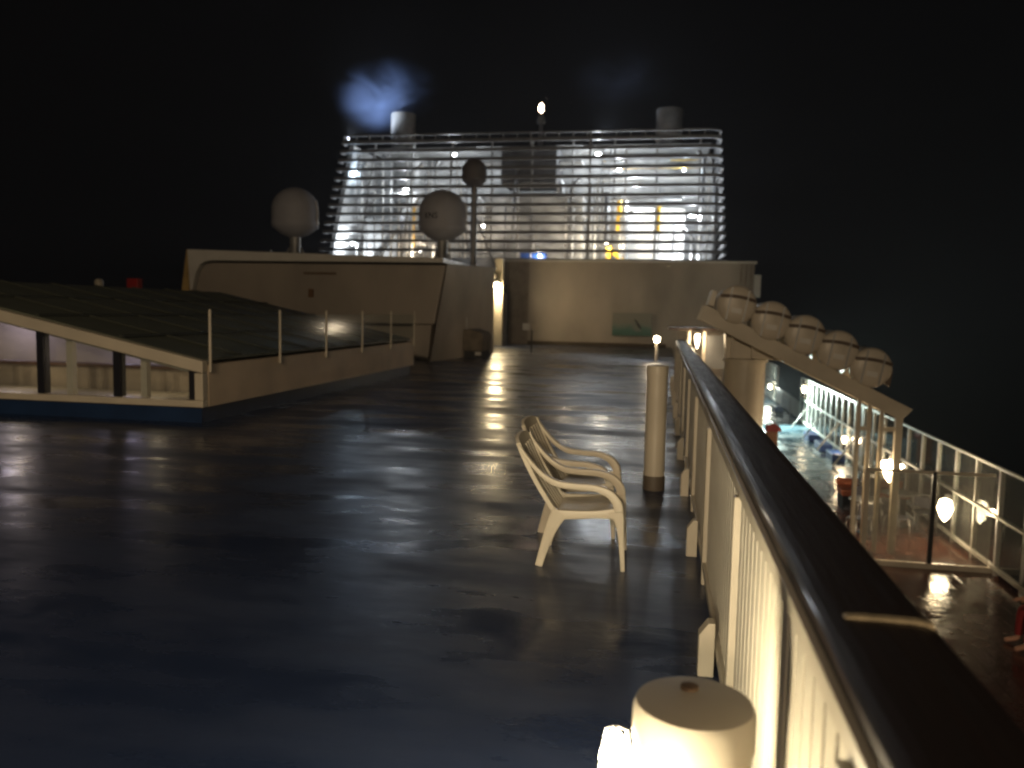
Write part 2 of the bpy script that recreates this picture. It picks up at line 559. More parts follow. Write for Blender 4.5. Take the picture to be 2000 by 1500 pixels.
def pillar_lamp(x, y, h, r, label, lz, lx, ly, power, base=False):
    t = empty('pillar_lamp', (x, y, 0), label, 'pillar lamp', 'round cream pillars with a lamp beside the balustrade')
    MB().lathe([(r * 1.02, 0.14 if base else 0.0), (r * 1.02, 0.17), (r, 0.18), (r, h - 0.10), (r * 1.05, h - 0.098), (r * 1.05, h - 0.025), (r * 1.0, h - 0.006), (r * 0.7, h), (0.0, h + 0.004)], (x, y, 0), 40).build('pillar', M['cream'], t)
    if h > 0.7 and not base:
        for k in range(5):
            a = R(-128 + 17 * k)
            px_, py_ = x + r * math.cos(a), y + r * math.sin(a)
            wd = (0.020, 0.009, 0.013, 0.011, 0.015)[k]
            tx, ty = -math.sin(a), math.cos(a)
            nx_, ny_ = math.cos(a), math.sin(a)
            vs = []
            for u, zz, d in [(-wd, -0.007, -0.004), (wd, -0.007, -0.004), (wd, 0.007, -0.004), (-wd * 0.8, 0.006, -0.004), (-wd, -0.007, 0.003), (wd, -0.007, 0.003), (wd, 0.007, 0.003), (-wd * 0.8, 0.006, 0.003)]:
                vs.append((px_ + tx * u + nx_ * d, py_ + ty * u + ny_ * d, h - 0.075 + zz))
            MB().add(vs, [(0, 3, 2, 1), (4, 5, 6, 7), (0, 1, 5, 4), (1, 2, 6, 5), (2, 3, 7, 6), (3, 0, 4, 7)]).build('vent_slot', M['rust'], t)
        MB().lathe([(r * 0.16, 0.0), (r * 0.16, 0.008), (0.0, 0.012)], (x - 0.01, y + 0.05, h + 0.002), 12).build('cap_screw', M['rust'], t)
    if base:
        MB().lathe([(r * 1.06, 0), (r * 1.06, 0.13), (r * 1.0, 0.14)], (x, y, 0), 32).build('base', mat('brown_base', (0.10, 0.08, 0.06), 0.6), t)
    if power > 0:
        f = MB().box(lx + 0.03, ly - 0.06, lz - 0.20, lx + 0.07, ly - 0.02, lz - 0.15).build('bracket', M['steel'], t, bevel=0.004)
        hot = emit('glaring_tube', (1.0, 0.84, 0.56), power)
        hot.cycles.emission_sampling = 'FRONT'
        MB().lathe([(0.0, -0.13), (0.034, -0.12), (0.044, -0.09), (0.043, 0.02), (0.038, 0.07), (0.027, 0.11), (0.012, 0.13), (0.0, 0.133)], (lx, ly, lz), 28).build('glowing_tube', hot, f)
        gd = MB()
        for k in range(4):
            a = math.pi / 4 + k * math.pi / 2
            gd.tube([(lx + 0.052 * math.cos(a), ly + 0.052 * math.sin(a), lz - 0.14), (lx + 0.053 * math.cos(a), ly + 0.053 * math.sin(a), lz + 0.06), (lx + 0.036 * math.cos(a), ly + 0.036 * math.sin(a), lz + 0.125), (lx, ly, lz + 0.145)], 0.0025, 6)
        gd.build('wire_guard', M['steel'], f)
    return t


pillar_lamp(0.105, 1.90, 0.80, 0.135, 'squat cream drum pillar with a glaring lamp at the bottom edge, nearest the camera', 0.53, -0.078, 1.975, 260)
pillar_lamp(-0.24, 1.40, 0.50, 0.07, 'added short cream pillar with a glowing tube, unseen below the lower edge of the picture', 0.45, -0.14, 1.50, 260)  # unseen pillar lamp added to light the near panels and drum front
pillar_lamp(-0.03, 7.98, 1.21, 0.10, 'tall cream pillar with dark base standing behind the plastic chairs', 1.0, -0.2, 8.2, 0, base=True)
# slim post with a small bright globe further along
t = empty('lamp_post', (-0.18, 30, 0), 'slim post with a small bright round lamp, just left of where the handrail ends', 'lamp')
MB().tube([(-0.18, 30, 0), (-0.18, 30, 0.68)], 0.06, 12).build('post', M['cream'], t)
MB().lathe([(0.0, -0.12), (0.08, -0.09), (0.11, 0.0), (0.08, 0.09), (0.0, 0.12)], (-0.18, 30, 0.78), 16).build('globe', M['bulb'], t)
lamp('post_light', (-0.30, 29.85, 0.95), 55, (1.0, 0.78, 0.54), 0.12, parent=t)

# ------------------------------------------------------------------ plastic chairs


def outline(path):
    """path of (x, z, width) -> closed polygon"""
    L, Rr = [], []
    n = len(path)
    for i, (x, z, wd) in enumerate(path):
        a = path[max(0, i - 1)]
        b_ = path[min(n - 1, i + 1)]
        d = Vector((b_[0] - a[0], b_[1] - a[1])).normalized()
        nx, nz = -d.y, d.x
        L.append((x + nx * wd / 2, z + nz * wd / 2))
        Rr.append((x - nx * wd / 2, z - nz * wd / 2))
    return L, Rr


def spline(path, k=5):
    out = []
    n = len(path)
    for i in range(n - 1):
        p0, p1, p2, p3 = path[max(0, i - 1)], path[i], path[i + 1], path[min(n - 1, i + 2)]
        for j in range(k):
            t = j / k
            out.append(tuple(0.5 * ((2 * b) + (-a + c) * t + (2 * a - 5 * b + 4 * c - d) * t * t + (-a + 3 * b - 3 * c + d) * t ** 3) for a, b, c, d in zip(p0, p1, p2, p3)))
    out.append(tuple(path[-1]))
    return out


def ribbon(mb, path, y0, y1, k=5):
    L, Rr = outline(spline(path, k))
    n = len(L)
    vs = [(x, y0, z) for x, z in L] + [(x, y0, z) for x, z in Rr] + [(x, y1, z) for x, z in L] + [(x, y1, z) for x, z in Rr]
    fs = []
    for i in range(n - 1):
        fs += [(i, i + 1, n + i + 1, n + i), (2 * n + i, 3 * n + i, 3 * n + i + 1, 2 * n + i + 1), (i, 2 * n + i, 2 * n + i + 1, i + 1), (n + i, n + i + 1, 3 * n + i + 1, 3 * n + i)]
    fs += [(0, n, 3 * n, 2 * n), (n - 1, 3 * n - 1, 4 * n - 1, 2 * n - 1)]
    mb.add(vs, fs, True)
    return mb


def make_chair(label):
    t = empty('plastic_chair', (0, 0, 0), label, 'chair', 'cream plastic garden chairs')
    W = 0.27
    for s in (-1, 1):
        ya, yb = sorted((s * W, s * (W - 0.035)))
        # rear leg
        ribbon(MB(), [(-0.275, 0.0, 0.05), (-0.245, 0.12, 0.058), (-0.205, 0.25, 0.075), (-0.165, 0.35, 0.10), (-0.135, 0.40, 0.11)], ya, yb).build('leg', M['plastic'], t, bevel=0.006)
        # front leg
        ribbon(MB(), [(0.285, 0.0, 0.028), (0.275, 0.14, 0.034), (0.262, 0.28, 0.045), (0.245, 0.38, 0.075), (0.215, 0.44, 0.11)], ya, yb).build('leg', M['plastic'], t, bevel=0.006)
        # armrest: sweeps down the back, forward, over and into the front leg
        ya, yb = sorted((s * (W + 0.012), s * (W - 0.045)))
        ribbon(MB(), [(-0.43, 0.86, 0.022), (-0.36, 0.76, 0.026), (-0.27, 0.66, 0.034), (-0.17, 0.60, 0.044), (-0.05, 0.585, 0.044), (0.08, 0.58, 0.046), (0.18, 0.545, 0.056), (0.235, 0.48, 0.062), (0.248, 0.42, 0.06)], ya, yb).build('armrest', M['plastic'], t, bevel=0.008)
        # side rail of the seat
    m_ = MB()
    # dished seat
    nx, ny = 10, 8
    top, bot = [], []
    for i in range(nx + 1):
        for j in range(ny + 1):
            u, v = i / nx, j / ny * 2 - 1
            x = -0.17 + 0.42 * u
            z = 0.385 + 0.045 * u - 0.02 * (1 - v * v) * math.sin(math.pi * u) - (0.03 * max(0, (u - 0.85) / 0.15) ** 2)
            top.append((x, v * (W - 0.036), z))
            bot.append((x, v * (W - 0.036), z - 0.02))
    k = len(top)
    fs = []
    for i in range(nx):
        for j in range(ny):
            a = i * (ny + 1) + j
            fs += [(a, a + ny + 1, a + ny + 2, a + 1), (k + a, k + a + 1, k + a + ny + 2, k + a + ny + 1)]
    for i in range(nx):
        a = i * (ny + 1)
        fs += [(a, k + a, k + a + ny + 1, a + ny + 1)]
        a += ny
        fs += [(a, a + ny + 1, k + a + ny + 1, k + a)]
    for j in range(ny):
        fs += [(j, j + 1, k + j + 1, k + j)]
        a = nx * (ny + 1) + j
        fs += [(a, k + a, k + a + 1, a + 1)]
    m_.add(top + bot, fs, True)
    m_.build('seat', M['plastic'], t)
    a_ = MB()
    for s in (-1, 1):
        ya, yb = sorted((s * (W - 0.001), s * (W - 0.036)))
        ribbon(a_, [(-0.16, 0.375, 0.07), (0.0, 0.385, 0.055), (0.12, 0.395, 0.055), (0.235, 0.405, 0.08)], ya, yb)
    a_.box(0.225, -W + 0.036, 0.36, 0.245, W - 0.036, 0.405)
    a_.build('seat_apron', M['plastic'], t, bevel=0.004)
    # backrest: two stiles, top rail and fanned slats
    b_ = MB()
    def bx(z): return -0.165 - 0.27 * ((z - 0.38) / 0.50) - 0.02 * math.sin((z - 0.38) / 0.5 * math.pi)
    for s in (-1, 1):
        ya, yb = sorted((s * (W - 0.004), s * (W - 0.05)))
        ribbon(b_, [(bx(z), z, 0.03) for z in (0.37, 0.5, 0.62, 0.74, 0.87)], ya, yb)
    for j in range(5):
        yc0 = (j - 2) * 0.072
        yc1 = (j - 2) * 0.088
        pts = []
        for i in range(7):
            z = 0.37 + 0.46 * i / 6
            yc = yc0 + (yc1 - yc0) * i / 6
            pts.append((bx(z), yc, z))
        vs = []
        for p in pts:
            vs += [(p[0] - 0.006, p[1] - 0.024, p[2]), (p[0] - 0.006, p[1] + 0.024, p[2]), (p[0] + 0.006, p[1] + 0.024, p[2]), (p[0] + 0.006, p[1] - 0.024, p[2])]
        fs = []
        for i in range(6):
            for q in range(4):
                fs.append((i * 4 + q, i * 4 + (q + 1) % 4, (i + 1) * 4 + (q + 1) % 4, (i + 1) * 4 + q))
        fs += [(0, 1, 2, 3), (27, 26, 25, 24)]
        b_.add(vs, fs)
    # arched top rail
    vs, fs = [], []
    N = 12
    for i in range(N + 1):
        v = i / N * 2 - 1
        zt = 0.90 - 0.035 * v * v * v * v
        zb = 0.80 + 0.015 * v * v
        xo = -0.02 * (1 - v * v)
        for (z, e) in ((zb, -0.012), (zt, -0.012), (zt, 0.012), (zb, 0.012)):
            vs.append((bx(z) + xo + e, v * (W - 0.01), z))
    for i in range(N):
        for q in range(4):
            fs.append((i * 4 + q, i * 4 + (q + 1) % 4, (i + 1) * 4 + (q + 1) % 4, (i + 1) * 4 + q))
    fs += [(0, 1, 2, 3), (N * 4 + 3, N * 4 + 2, N * 4 + 1, N * 4)]
    b_.add(vs, fs, True)
    b_.build('backrest', M['plastic'], t)
    return t


ch = make_chair('cream plastic armchair on the wet deck, the one nearer the camera')
ch2 = copy_tree(ch)
ch2['label'] = 'cream plastic armchair half hidden behind the nearer one, further from the camera'
ch.location = (-0.49, 5.58, 0)
ch.rotation_euler[2] = R(1)
ch.scale = (1.0, 1.0, 0.95)
ch2.scale = (1.0, 1.0, 0.95)
ch2.location = (-0.58, 6.38, 0)
ch2.rotation_euler[2] = R(-3)

# ------------------------------------------------------------------ glazed skylight house on the left
SX, SY0, SY1 = -6.4, 10.62, 20.7   # right side wall, near gable, far gable
RIDX, RIDZ = -11.9, 2.02
sl = (RIDZ - 0.90) / (SX - RIDX)
def rz(x): return 0.90 + (SX - x) * sl if x > RIDX else RIDZ
sk = empty('skylight_house', (-9, 15, 0), 'low wedge shaped glazed roof light with lit slanting windows at the left of the deck', 'skylight')
WX = -16.2
# plinth
MB().box(WX, SY0 + 0.10, 0, SX - 0.08, SY1 - 0.05, 0.235).build('plinth', M['plinth'], sk)
# side wall towards the open deck
MB().box(SX - 0.12, SY0 + 0.16, 0.235, SX, SY1, 0.84).build('side_wall', mat('skylight_wall', (0.80, 0.64, 0.47), 0.5, noise=0.3, nscale=1.2, bump=0.05, bscale=3), sk)
# near gable frame: sloped top beam, sill, corner post
fr = MB()
th = 0.17
fr.prism([(RIDX, RIDZ), (SX, 0.90), (SX, 0.90 - th), (SX - 0.13, 0.90 - th + 0.02), (RIDX, RIDZ - th)], SY0, SY0 + 0.14)
fr.box(SX - 0.13, SY0, 0.336, SX, SY0 + 0.14, 0.728)
fr.box(WX, SY0, 0.236, SX, SY0 + 0.14, 0.335)
fr.prism([(WX, RIDZ), (RIDX, RIDZ), (RIDX, RIDZ - th), (WX, RIDZ - th)], SY0, SY0 + 0.14)
fr.build('gable_frame', M['cream'], sk, bevel=0.012)
fr = MB()
fr.prism([(RIDX, RIDZ - 0.02), (SX - 0.13, 0.86), (SX - 0.13, 0.70), (RIDX, RIDZ - 0.22)], SY1 - 0.12, SY1)
fr.box(WX, SY1 - 0.12, 0.236, SX - 0.13, SY1, 0.33)
fr.build('far_gable_frame', M['cream'], sk)
# dark mullions and windows of the near gable
mx_ = [-15.3, -14.0, -12.75, -11.5, -10.25, -9.06, -7.80, SX - 0.19]
for x in mx_:
    MB().prism([(x - 0.055, 0.34), (x + 0.055, 0.34), (x + 0.055, rz(x + 0.055) - th - 0.02), (x - 0.055, rz(x - 0.055) - th - 0.02)], SY0 + 0.05, SY0 + 0.19).build('mullion', M['mullion'], sk)
for a, b_ in zip(mx_[:-1], mx_[1:]):
    a2, b2 = a + 0.06, b_ - 0.06
    f = MB().prism([(a2, 0.34), (b2, 0.34), (b2, rz(b2) - th - 0.03), (a2, rz(a2) - th - 0.03)], SY0 + 0.10, SY0 + 0.112).build('window', M['pane'], sk)
# sloped dark glazed roof with ribs
roofm = mat('dark_green_roof_glass', (0.15, 0.165, 0.125), 0.5, noise=0.4, nscale=0.8, bump=0.08, bscale=1.2, rvar=0.14)
MB().add([(SX - 0.10, SY0 + 0.13, 0.925), (SX - 0.10, SY1, 0.925), (RIDX, SY1, RIDZ + 0.03), (RIDX, SY0 + 0.13, RIDZ + 0.03),
          (SX - 0.10, SY0 + 0.13, 0.885), (SX - 0.10, SY1, 0.885), (RIDX, SY1, RIDZ - 0.01), (RIDX, SY0 + 0.13, RIDZ - 0.01)],
         [(0, 1, 2, 3), (4, 7, 6, 5), (0, 4, 5, 1), (1, 5, 6, 2), (2, 6, 7, 3), (3, 7, 4, 0)]).build('roof', roofm, sk)
MB().box(WX, SY0 + 0.13, RIDZ - 0.01, RIDX, SY1, RIDZ + 0.03).build('roof_top', roofm, sk)
for k in range(1, 8):
    y = SY0 + (SY1 - SY0) * k / 8
    MB().prism([(SX - 0.1, 0.93), (SX - 0.1, 0.955), (RIDX, RIDZ + 0.06), (RIDX, RIDZ + 0.035)], y - 0.03, y + 0.03).build('roof_rib', M['roofbar'], sk)
for k in range(1, 4):
    x = SX + (RIDX - SX) * k / 4
    z = rz(x) + 0.032
    MB().prism([(x - 0.03, z + 0.007), (x + 0.03, z - 0.005), (x + 0.03, z + 0.016), (x - 0.03, z + 0.028)], SY0 + 0.14, SY1 - 0.02).build('roof_purlin', M['roofbar'], sk)
# what is seen through the windows: a pale lit room below
ceil = MB().prism([(WX, RIDZ - 0.24), (RIDX, RIDZ - 0.24), (SX - 0.15, 0.66), (SX - 0.15, 0.70), (RIDX, RIDZ - 0.20), (WX, RIDZ - 0.20)], SY0 + 0.3, SY1 - 0.2).build('ceiling', M['white'], sk)
inw = mat('room_wall', (0.55, 0.48, 0.42), 0.7, noise=0.3, nscale=0.6)
MB().prism([(WX, 0.24), (SX - 0.2, 0.24), (SX - 0.2, 0.62), (RIDX, RIDZ - 0.25), (WX, RIDZ - 0.25)], 13.4, 13.5).build('room_wall', inw, sk)
MB().box(WX, 12.4, 0.24, SX - 0.2, 12.55, 0.62).build('counter', mat('counter_front', (0.44, 0.37, 0.30), 0.4, noise=0.3), sk)
MB().box(WX, 12.3, 0.62, SX - 0.2, 12.62, 0.67).build('counter_top', mat('brown_top', (0.10, 0.05, 0.035), 0.4), sk)
MB().box(WX, SY0 + 0.2, 0.236, SX - 0.2, 12.3, 0.25).build('room_floor', M['cream'], sk)
MB().box(-15.9, SY0 + 0.02, -0.0, WX, SY1, RIDZ).build('end_wall', M['wallp'], sk)
pil = mat('pale_post', (0.6, 0.56, 0.5), 0.6)
for x in (-8.93, -7.67, -10.6):
    MB().box(x - 0.05, SY0 + 0.5, 0.25, x + 0.05, SY0 + 0.6, rz(x) - 0.28).build('inner_post', pil, sk)
for (x, y, p, c) in ((-9.3, 12.9, 7, (0.74, 0.66, 1.0)), (-11.6, 12.9, 9, (0.85, 0.72, 0.95)), (-7.6, 13.0, 2, (0.45, 0.32, 1.0)), (-7.9, 11.7, 4.5, (1.0, 0.78, 0.5)), (-10.4, 11.7, 5, (1.0, 0.78, 0.5))):
    lamp('room_light', (x, y, min(rz(x) - 0.35, 1.35) if y > 12 else 0.9), p, c, 0.12, parent=sk)

# glass balustrade on the eave of the skylight house
gb = empty('glass_balustrade', (SX, 15, 0.9), 'low glass balustrade with thin cream uprights along the skylight eave', 'railing')
gy = [10.78, 12.97, 14.92, 16.85, 18.75, 20.6]
for i, y in enumerate(gy):
    MB().tube([(SX + 0.03, y, 0.74), (SX + 0.03, y, 1.62), (SX + 0.03, y, 1.64)], [0.022, 0.020, 0.008], 10).build('upright', M['cream'], gb)
for a, b_ in zip(gy[:-1], gy[1:]):
    MB().box(SX + 0.025, a + 0.06, 0.95, SX + 0.035, b_ - 0.06, 1.56).build('glass_pane', M['rail_pane'], gb)
for (x, y, h) in ((-11.9, 17.5, 0.42), (-11.9, 20.4, 0.40)):
    pass
# things beyond the roof ridge
t = empty('vent_post', (-18.1, 24, 0), 'small pale capped post standing in the dark beyond the roof ridge', 'vent')
MB().tube([(-18.1, 24, 0), (-18.1, 24, 2.2)], 0.09, 12).build('post', M['cream'], t)
MB().lathe([(0.06, 2.2), (0.13, 2.24), (0.14, 2.38), (0.09, 2.46), (0.0, 2.48)], (-18.1, 24, 0), 20).build('cap', M['cream'], t)
t = empty('red_box', (-16.8, 24, 0), 'red deck box on a post glimpsed beyond the roof ridge at the left', 'box')
MB().box(-17.03, 23.9, 2.06, -16.63, 24.15, 2.5).build('case', M['red'], t, bevel=0.02)
MB().tube([(-16.83, 24.02, 0), (-16.83, 24.02, 2.06)], 0.05, 10).build('post', M['steel'], t)

# ------------------------------------------------------------------ deckhouse with the curved visor behind the skylight
dh = empty('deckhouse', (-12, 28, 0), 'wide brown deckhouse front with rounded upper corner behind the skylight', 'deckhouse')
DY = 26.0
front = [(-16.0, 1.2), (-7.35, 1.2), (-7.0, 3.14), (-15.2, 3.14), (-15.45, 3.10), (-15.62, 2.98), (-15.74, 2.75), (-15.85, 2.35)]
MB().prism(front, DY, DY + 3.0).build('visor', M['wallp'], dh, bevel=0.05, bseg=3)
trim = [(-16.02, 2.2), (-15.95, 2.2), (-15.80, 2.80), (-15.66, 3.06), (-15.46, 3.18), (-15.2, 3.215), (-7.05, 3.215), (-7.05, 3.36), (-11.4, 3.46), (-16.1, 3.58)]
MB().prism(trim, DY - 0.12, DY + 3.0).build('roof_trim', M['white'], dh)
MB().prism([(-16.68, 0.0), (-16.08, 0.0), (-16.08, 3.56), (-16.14, 3.58)], DY - 0.1, DY + 2.0).build('side_fin', mat('ochre_fin', (0.55, 0.38, 0.14), 0.5, noise=0.4, nscale=2), dh)
MB().box(-16.0, DY + 0.8, 0.0, -7.6, DY + 4, 1.2).build('lower_wall', M['wallp'], dh)
MB().prism([(-8.15, 0.0), (-7.62, 0.0), (-7.50, 1.2), (-8.15, 1.2)], DY + 0.2, DY + 0.6).build('pier', M['wallp'], dh)
MB().box(-11.9, DY - 0.03, 2.78, -10.75, DY + 0.05, 2.86).build('grab_rail', mat('brown_rail', (0.14, 0.09, 0.05), 0.6), dh)
MB().box(-11.72, DY - 0.05, 2.02, -11.55, DY + 0.05, 2.3).build('wall_fitting', mat('rusty_fitting', (0.16, 0.08, 0.03), 0.7), dh)

# side wall running aft from the deckhouse to the recess
sw = empty('side_house', (-7, 30, 0), 'brown side wall running back from the deckhouse to the lamp recess', 'deckhouse')
vs = [(-7.40, 25.7, 0), (-6.62, 32.0, 0), (-8.0, 38.8, 0), (-14, 38.8, 0), (-14, 29.5, 0), (-8.2, 29.4, 0)]
top = [(-6.96, 26.1, 3.17), (-6.62, 32.0, 3.40), (-8.0, 38.8, 4.18), (-14, 38.8, 4.18), (-14, 29.5, 3.3), (-8.2, 29.4, 3.2)]
MB().add(vs + top, [(5, 4, 3, 2, 1, 0), (6, 7, 8, 9, 10, 11)] + [(i, (i + 1) % 6, (i + 1) % 6 + 6, i + 6) for i in range(6)]).build('wall', mat('side_paint', (0.66, 0.58, 0.48), 0.5, noise=0.3, nscale=0.5), sw)
MB().add([(-7.42, 25.66, 0), (-7.28, 26.6, 0), (-7.36, 26.6, 0.1), (-7.48, 25.66, 0.1), (-7.62, 25.8, 0), (-7.5, 26.7, 0), (-7.5, 26.7, 0.1), (-7.62, 25.8, 0.1)],
         [(0, 1, 2, 3), (4, 7, 6, 5), (0, 3, 7, 4), (1, 5, 6, 2), (3, 2, 6, 7), (0, 4, 5, 1)]).build('step', M['cream'], sw)
# door and drain pipe in the recess
MB().box(-8.6, 38.85, 0, -7.62, 39.2, 4.18).build('pilaster', M['cream'], sw)

wl = empty('wall_lamp', (-7.85, 38.2, 2.95), 'glaring wall lamp under the roof edge at the end of the side wall', 'lamp')
MB().box(-7.98, 38.55, 2.95, -7.72, 38.84, 3.12).build('housing', M['steel'], wl, bevel=0.02)
MB().lathe([(0.0, -0.16), (0.12, -0.12), (0.16, -0.02), (0.14, 0.06)], (-7.85, 38.62, 2.93), 18).build('diffuser', emit('wall_lamp_bulb', (1.0, 0.80, 0.45), 130), wl)
lamp('wall_lamp_light', (-7.85, 38.42, 2.70), 330, (1.0, 0.78, 0.45), 0.14, parent=wl)
dp = MB().tube([(-8.0, 41.0, 0.0), (-8.0, 41.0, 2.4), (-8.15, 41.0, 2.62)], 0.13, 12).build('drain_pipe', M['white'])
tag(dp, 'pale vertical pipe in the recess, lit beside the glaring wall lamp', 'pipe')
sw2 = MB().box(-8.02, 39.9, 0.0, -7.6, 40.0, 2.55).build('door_leaf', M['white'])
tag(sw2, 'white door leaf standing open in the recess under the wall lamp', 'door')

# tarpaulin covered unit by the side wall
cv = empty('covered_winch', (-6.7, 30, 0), 'canvas covered deck machine standing by the side wall beneath the lamp', 'machine')
MB().prism([(-7.15, 0.22), (-6.32, 0.22), (-6.30, 0.78), (-6.38, 0.90), (-6.75, 1.02), (-7.05, 1.0), (-7.15, 0.8)], 28.7, 30.2).build('canvas_cover', mat('drab_canvas', (0.26, 0.22, 0.17), 0.8, noise=0.5, bump=0.6, bscale=2.5), cv, bevel=0.06, bseg=3)
MB().box(-7.1, 28.8, 0.0, -6.35, 30.1, 0.215).build('base', M['dark'], cv)
MB().box(-6.60, 28.74, 0.08, -6.38, 28.79, 0.20).build('tag_plate', M['white'], cv)
MB().tube([(-6.95, 28.9, 1.0), (-6.97, 28.9, 1.45)], 0.03, 8).build('lever', M['white'], cv)

# ------------------------------------------------------------------ big transverse bulkhead at the end of the deck
bk = empty('end_bulkhead', (-2, 42, 0), 'tall tan bulkhead closing off the far end of the deck below the funnel', 'wall')
MB().box(-7.9, 42.0, -2.8, 4.35, 43.0, 4.25).build('wall', M['wallp'], bk)
MB().box(-8.6, 41.9, 4.25, 4.45, 43.4, 4.34).build('coping', M['white'], bk)
MB().box(-6.85, 41.93, 0.0, 0.2, 41.998, 0.18).build('skirting', mat('brown_skirting', (0.07, 0.05, 0.03), 0.6), bk)
MB().box(-7.92, 41.95, 0.0, -6.86, 41.998, 4.2).build('recess_shade_sheet', mat('recess_shade_paint', (0.34, 0.29, 0.24), 0.5, noise=0.3), bk)  # flat sheet, shade of the recess painted as a darker wall colour
for x in (-5.2, -2.9, 1.1, 3.2):
    MB().box(x - 0.012, 41.99, 0.2, x + 0.012, 42.0 - 0.0005, 4.24).build('weld_seam', M['wallp'], bk)
MB().box(-6.85, 41.988, 2.15, 4.34, 41.9985, 2.17).build('weld_seam', M['wallp'], bk)
for x in (3.7, 3.95, 4.2):
    MB().tube([(x, 41.94, 0.0), (x, 41.94, 4.2)], 0.03, 8).build('pipe', M['wallp'], bk)
MB().box(4.36, 42.1, 2.6, 4.68, 42.6, 3.7).build('side_bracket', M['white'], bk)
MB().box(-14.2, 41.2, 3.2, -7.9, 43.0, 4.18).build('upper_wall', M['wallp'], bk)

pm = bpy.data.materials.new('seascape_print')
pm.use_nodes = True
nt = pm.node_tree
tc = nt.nodes.new('ShaderNodeTexCoord')
sp = nt.nodes.new('ShaderNodeSeparateXYZ')
nt.links.new(tc.outputs['Generated'], sp.inputs[0])
nn = nt.nodes.new('ShaderNodeTexNoise'); nn.inputs['Scale'].default_value = 3.5
nt.links.new(tc.outputs['Generated'], nn.inputs['Vector'])
ad = nt.nodes.new('ShaderNodeMath'); ad.operation = 'MULTIPLY_ADD'
nt.links.new(nn.outputs[0], ad.inputs[0]); ad.inputs[1].default_value = 0.35
nt.links.new(sp.outputs[2], ad.inputs[2])
cr = nt.nodes.new('ShaderNodeValToRGB')
cr.color_ramp.elements[0].position = 0.15; cr.color_ramp.elements[0].color = (0.04, 0.13, 0.10, 1)
cr.color_ramp.elements[1].position = 0.78; cr.color_ramp.elements[1].color = (0.26, 0.26, 0.22, 1)
e = cr.color_ramp.elements.new(0.42); e.color = (0.08, 0.20, 0.17, 1)
e = cr.color_ramp.elements.new(0.62); e.color = (0.22, 0.26, 0.22, 1)
nt.links.new(ad.outputs[0], cr.inputs[0])
nt.links.new(cr.outputs[0], bsdf(pm).inputs['Base Color'])
bsdf(pm).inputs['Roughness'].default_value = 0.5
po = empty('picture_panel', (-1.5, 41.9, 0.5), 'framed sea picture in green and grey with a dark leaping shape, on the far bulkhead', 'picture')
MB().box(-2.5, 41.86, 0.56, -0.52, 41.94, 1.72).build('print', pm, po)
# dark diagonal shape with a pale spray behind it
MB().prism([(-1.42, 1.40), (-1.32, 1.38), (-1.12, 1.12), (-1.02, 0.92), (-1.12, 0.93), (-1.24, 1.06), (-1.30, 1.20)], 41.845, 41.858).build('leaping_shape', M['dark'], po)
MB().prism([(-1.5, 1.15), (-1.34, 1.30), (-1.2, 0.98), (-1.0, 0.80), (-1.3, 0.78), (-1.48, 0.92)], 41.8585, 41.8595).build('spray', mat('spray_grey', (0.22, 0.25, 0.22), 0.6), po)

# stand with two small plates
t = empty('sign_stand', (-5.4, 34, 0), 'slim deck post carrying two small pale plates before the dark recess', 'sign')
MB().tube([(-5.3, 33.5, 0), (-5.3, 33.5, 1.05)], 0.03, 8).build('post', M['dark'], t)
MB().box(-5.68, 33.42, 0.92, -5.38, 33.46, 1.2).build('plate', M['white'], t, bevel=0.01)
MB().box(-5.30, 33.42, 0.92, -5.06, 33.46, 1.2).build('plate', M['cream'], t, bevel=0.01)

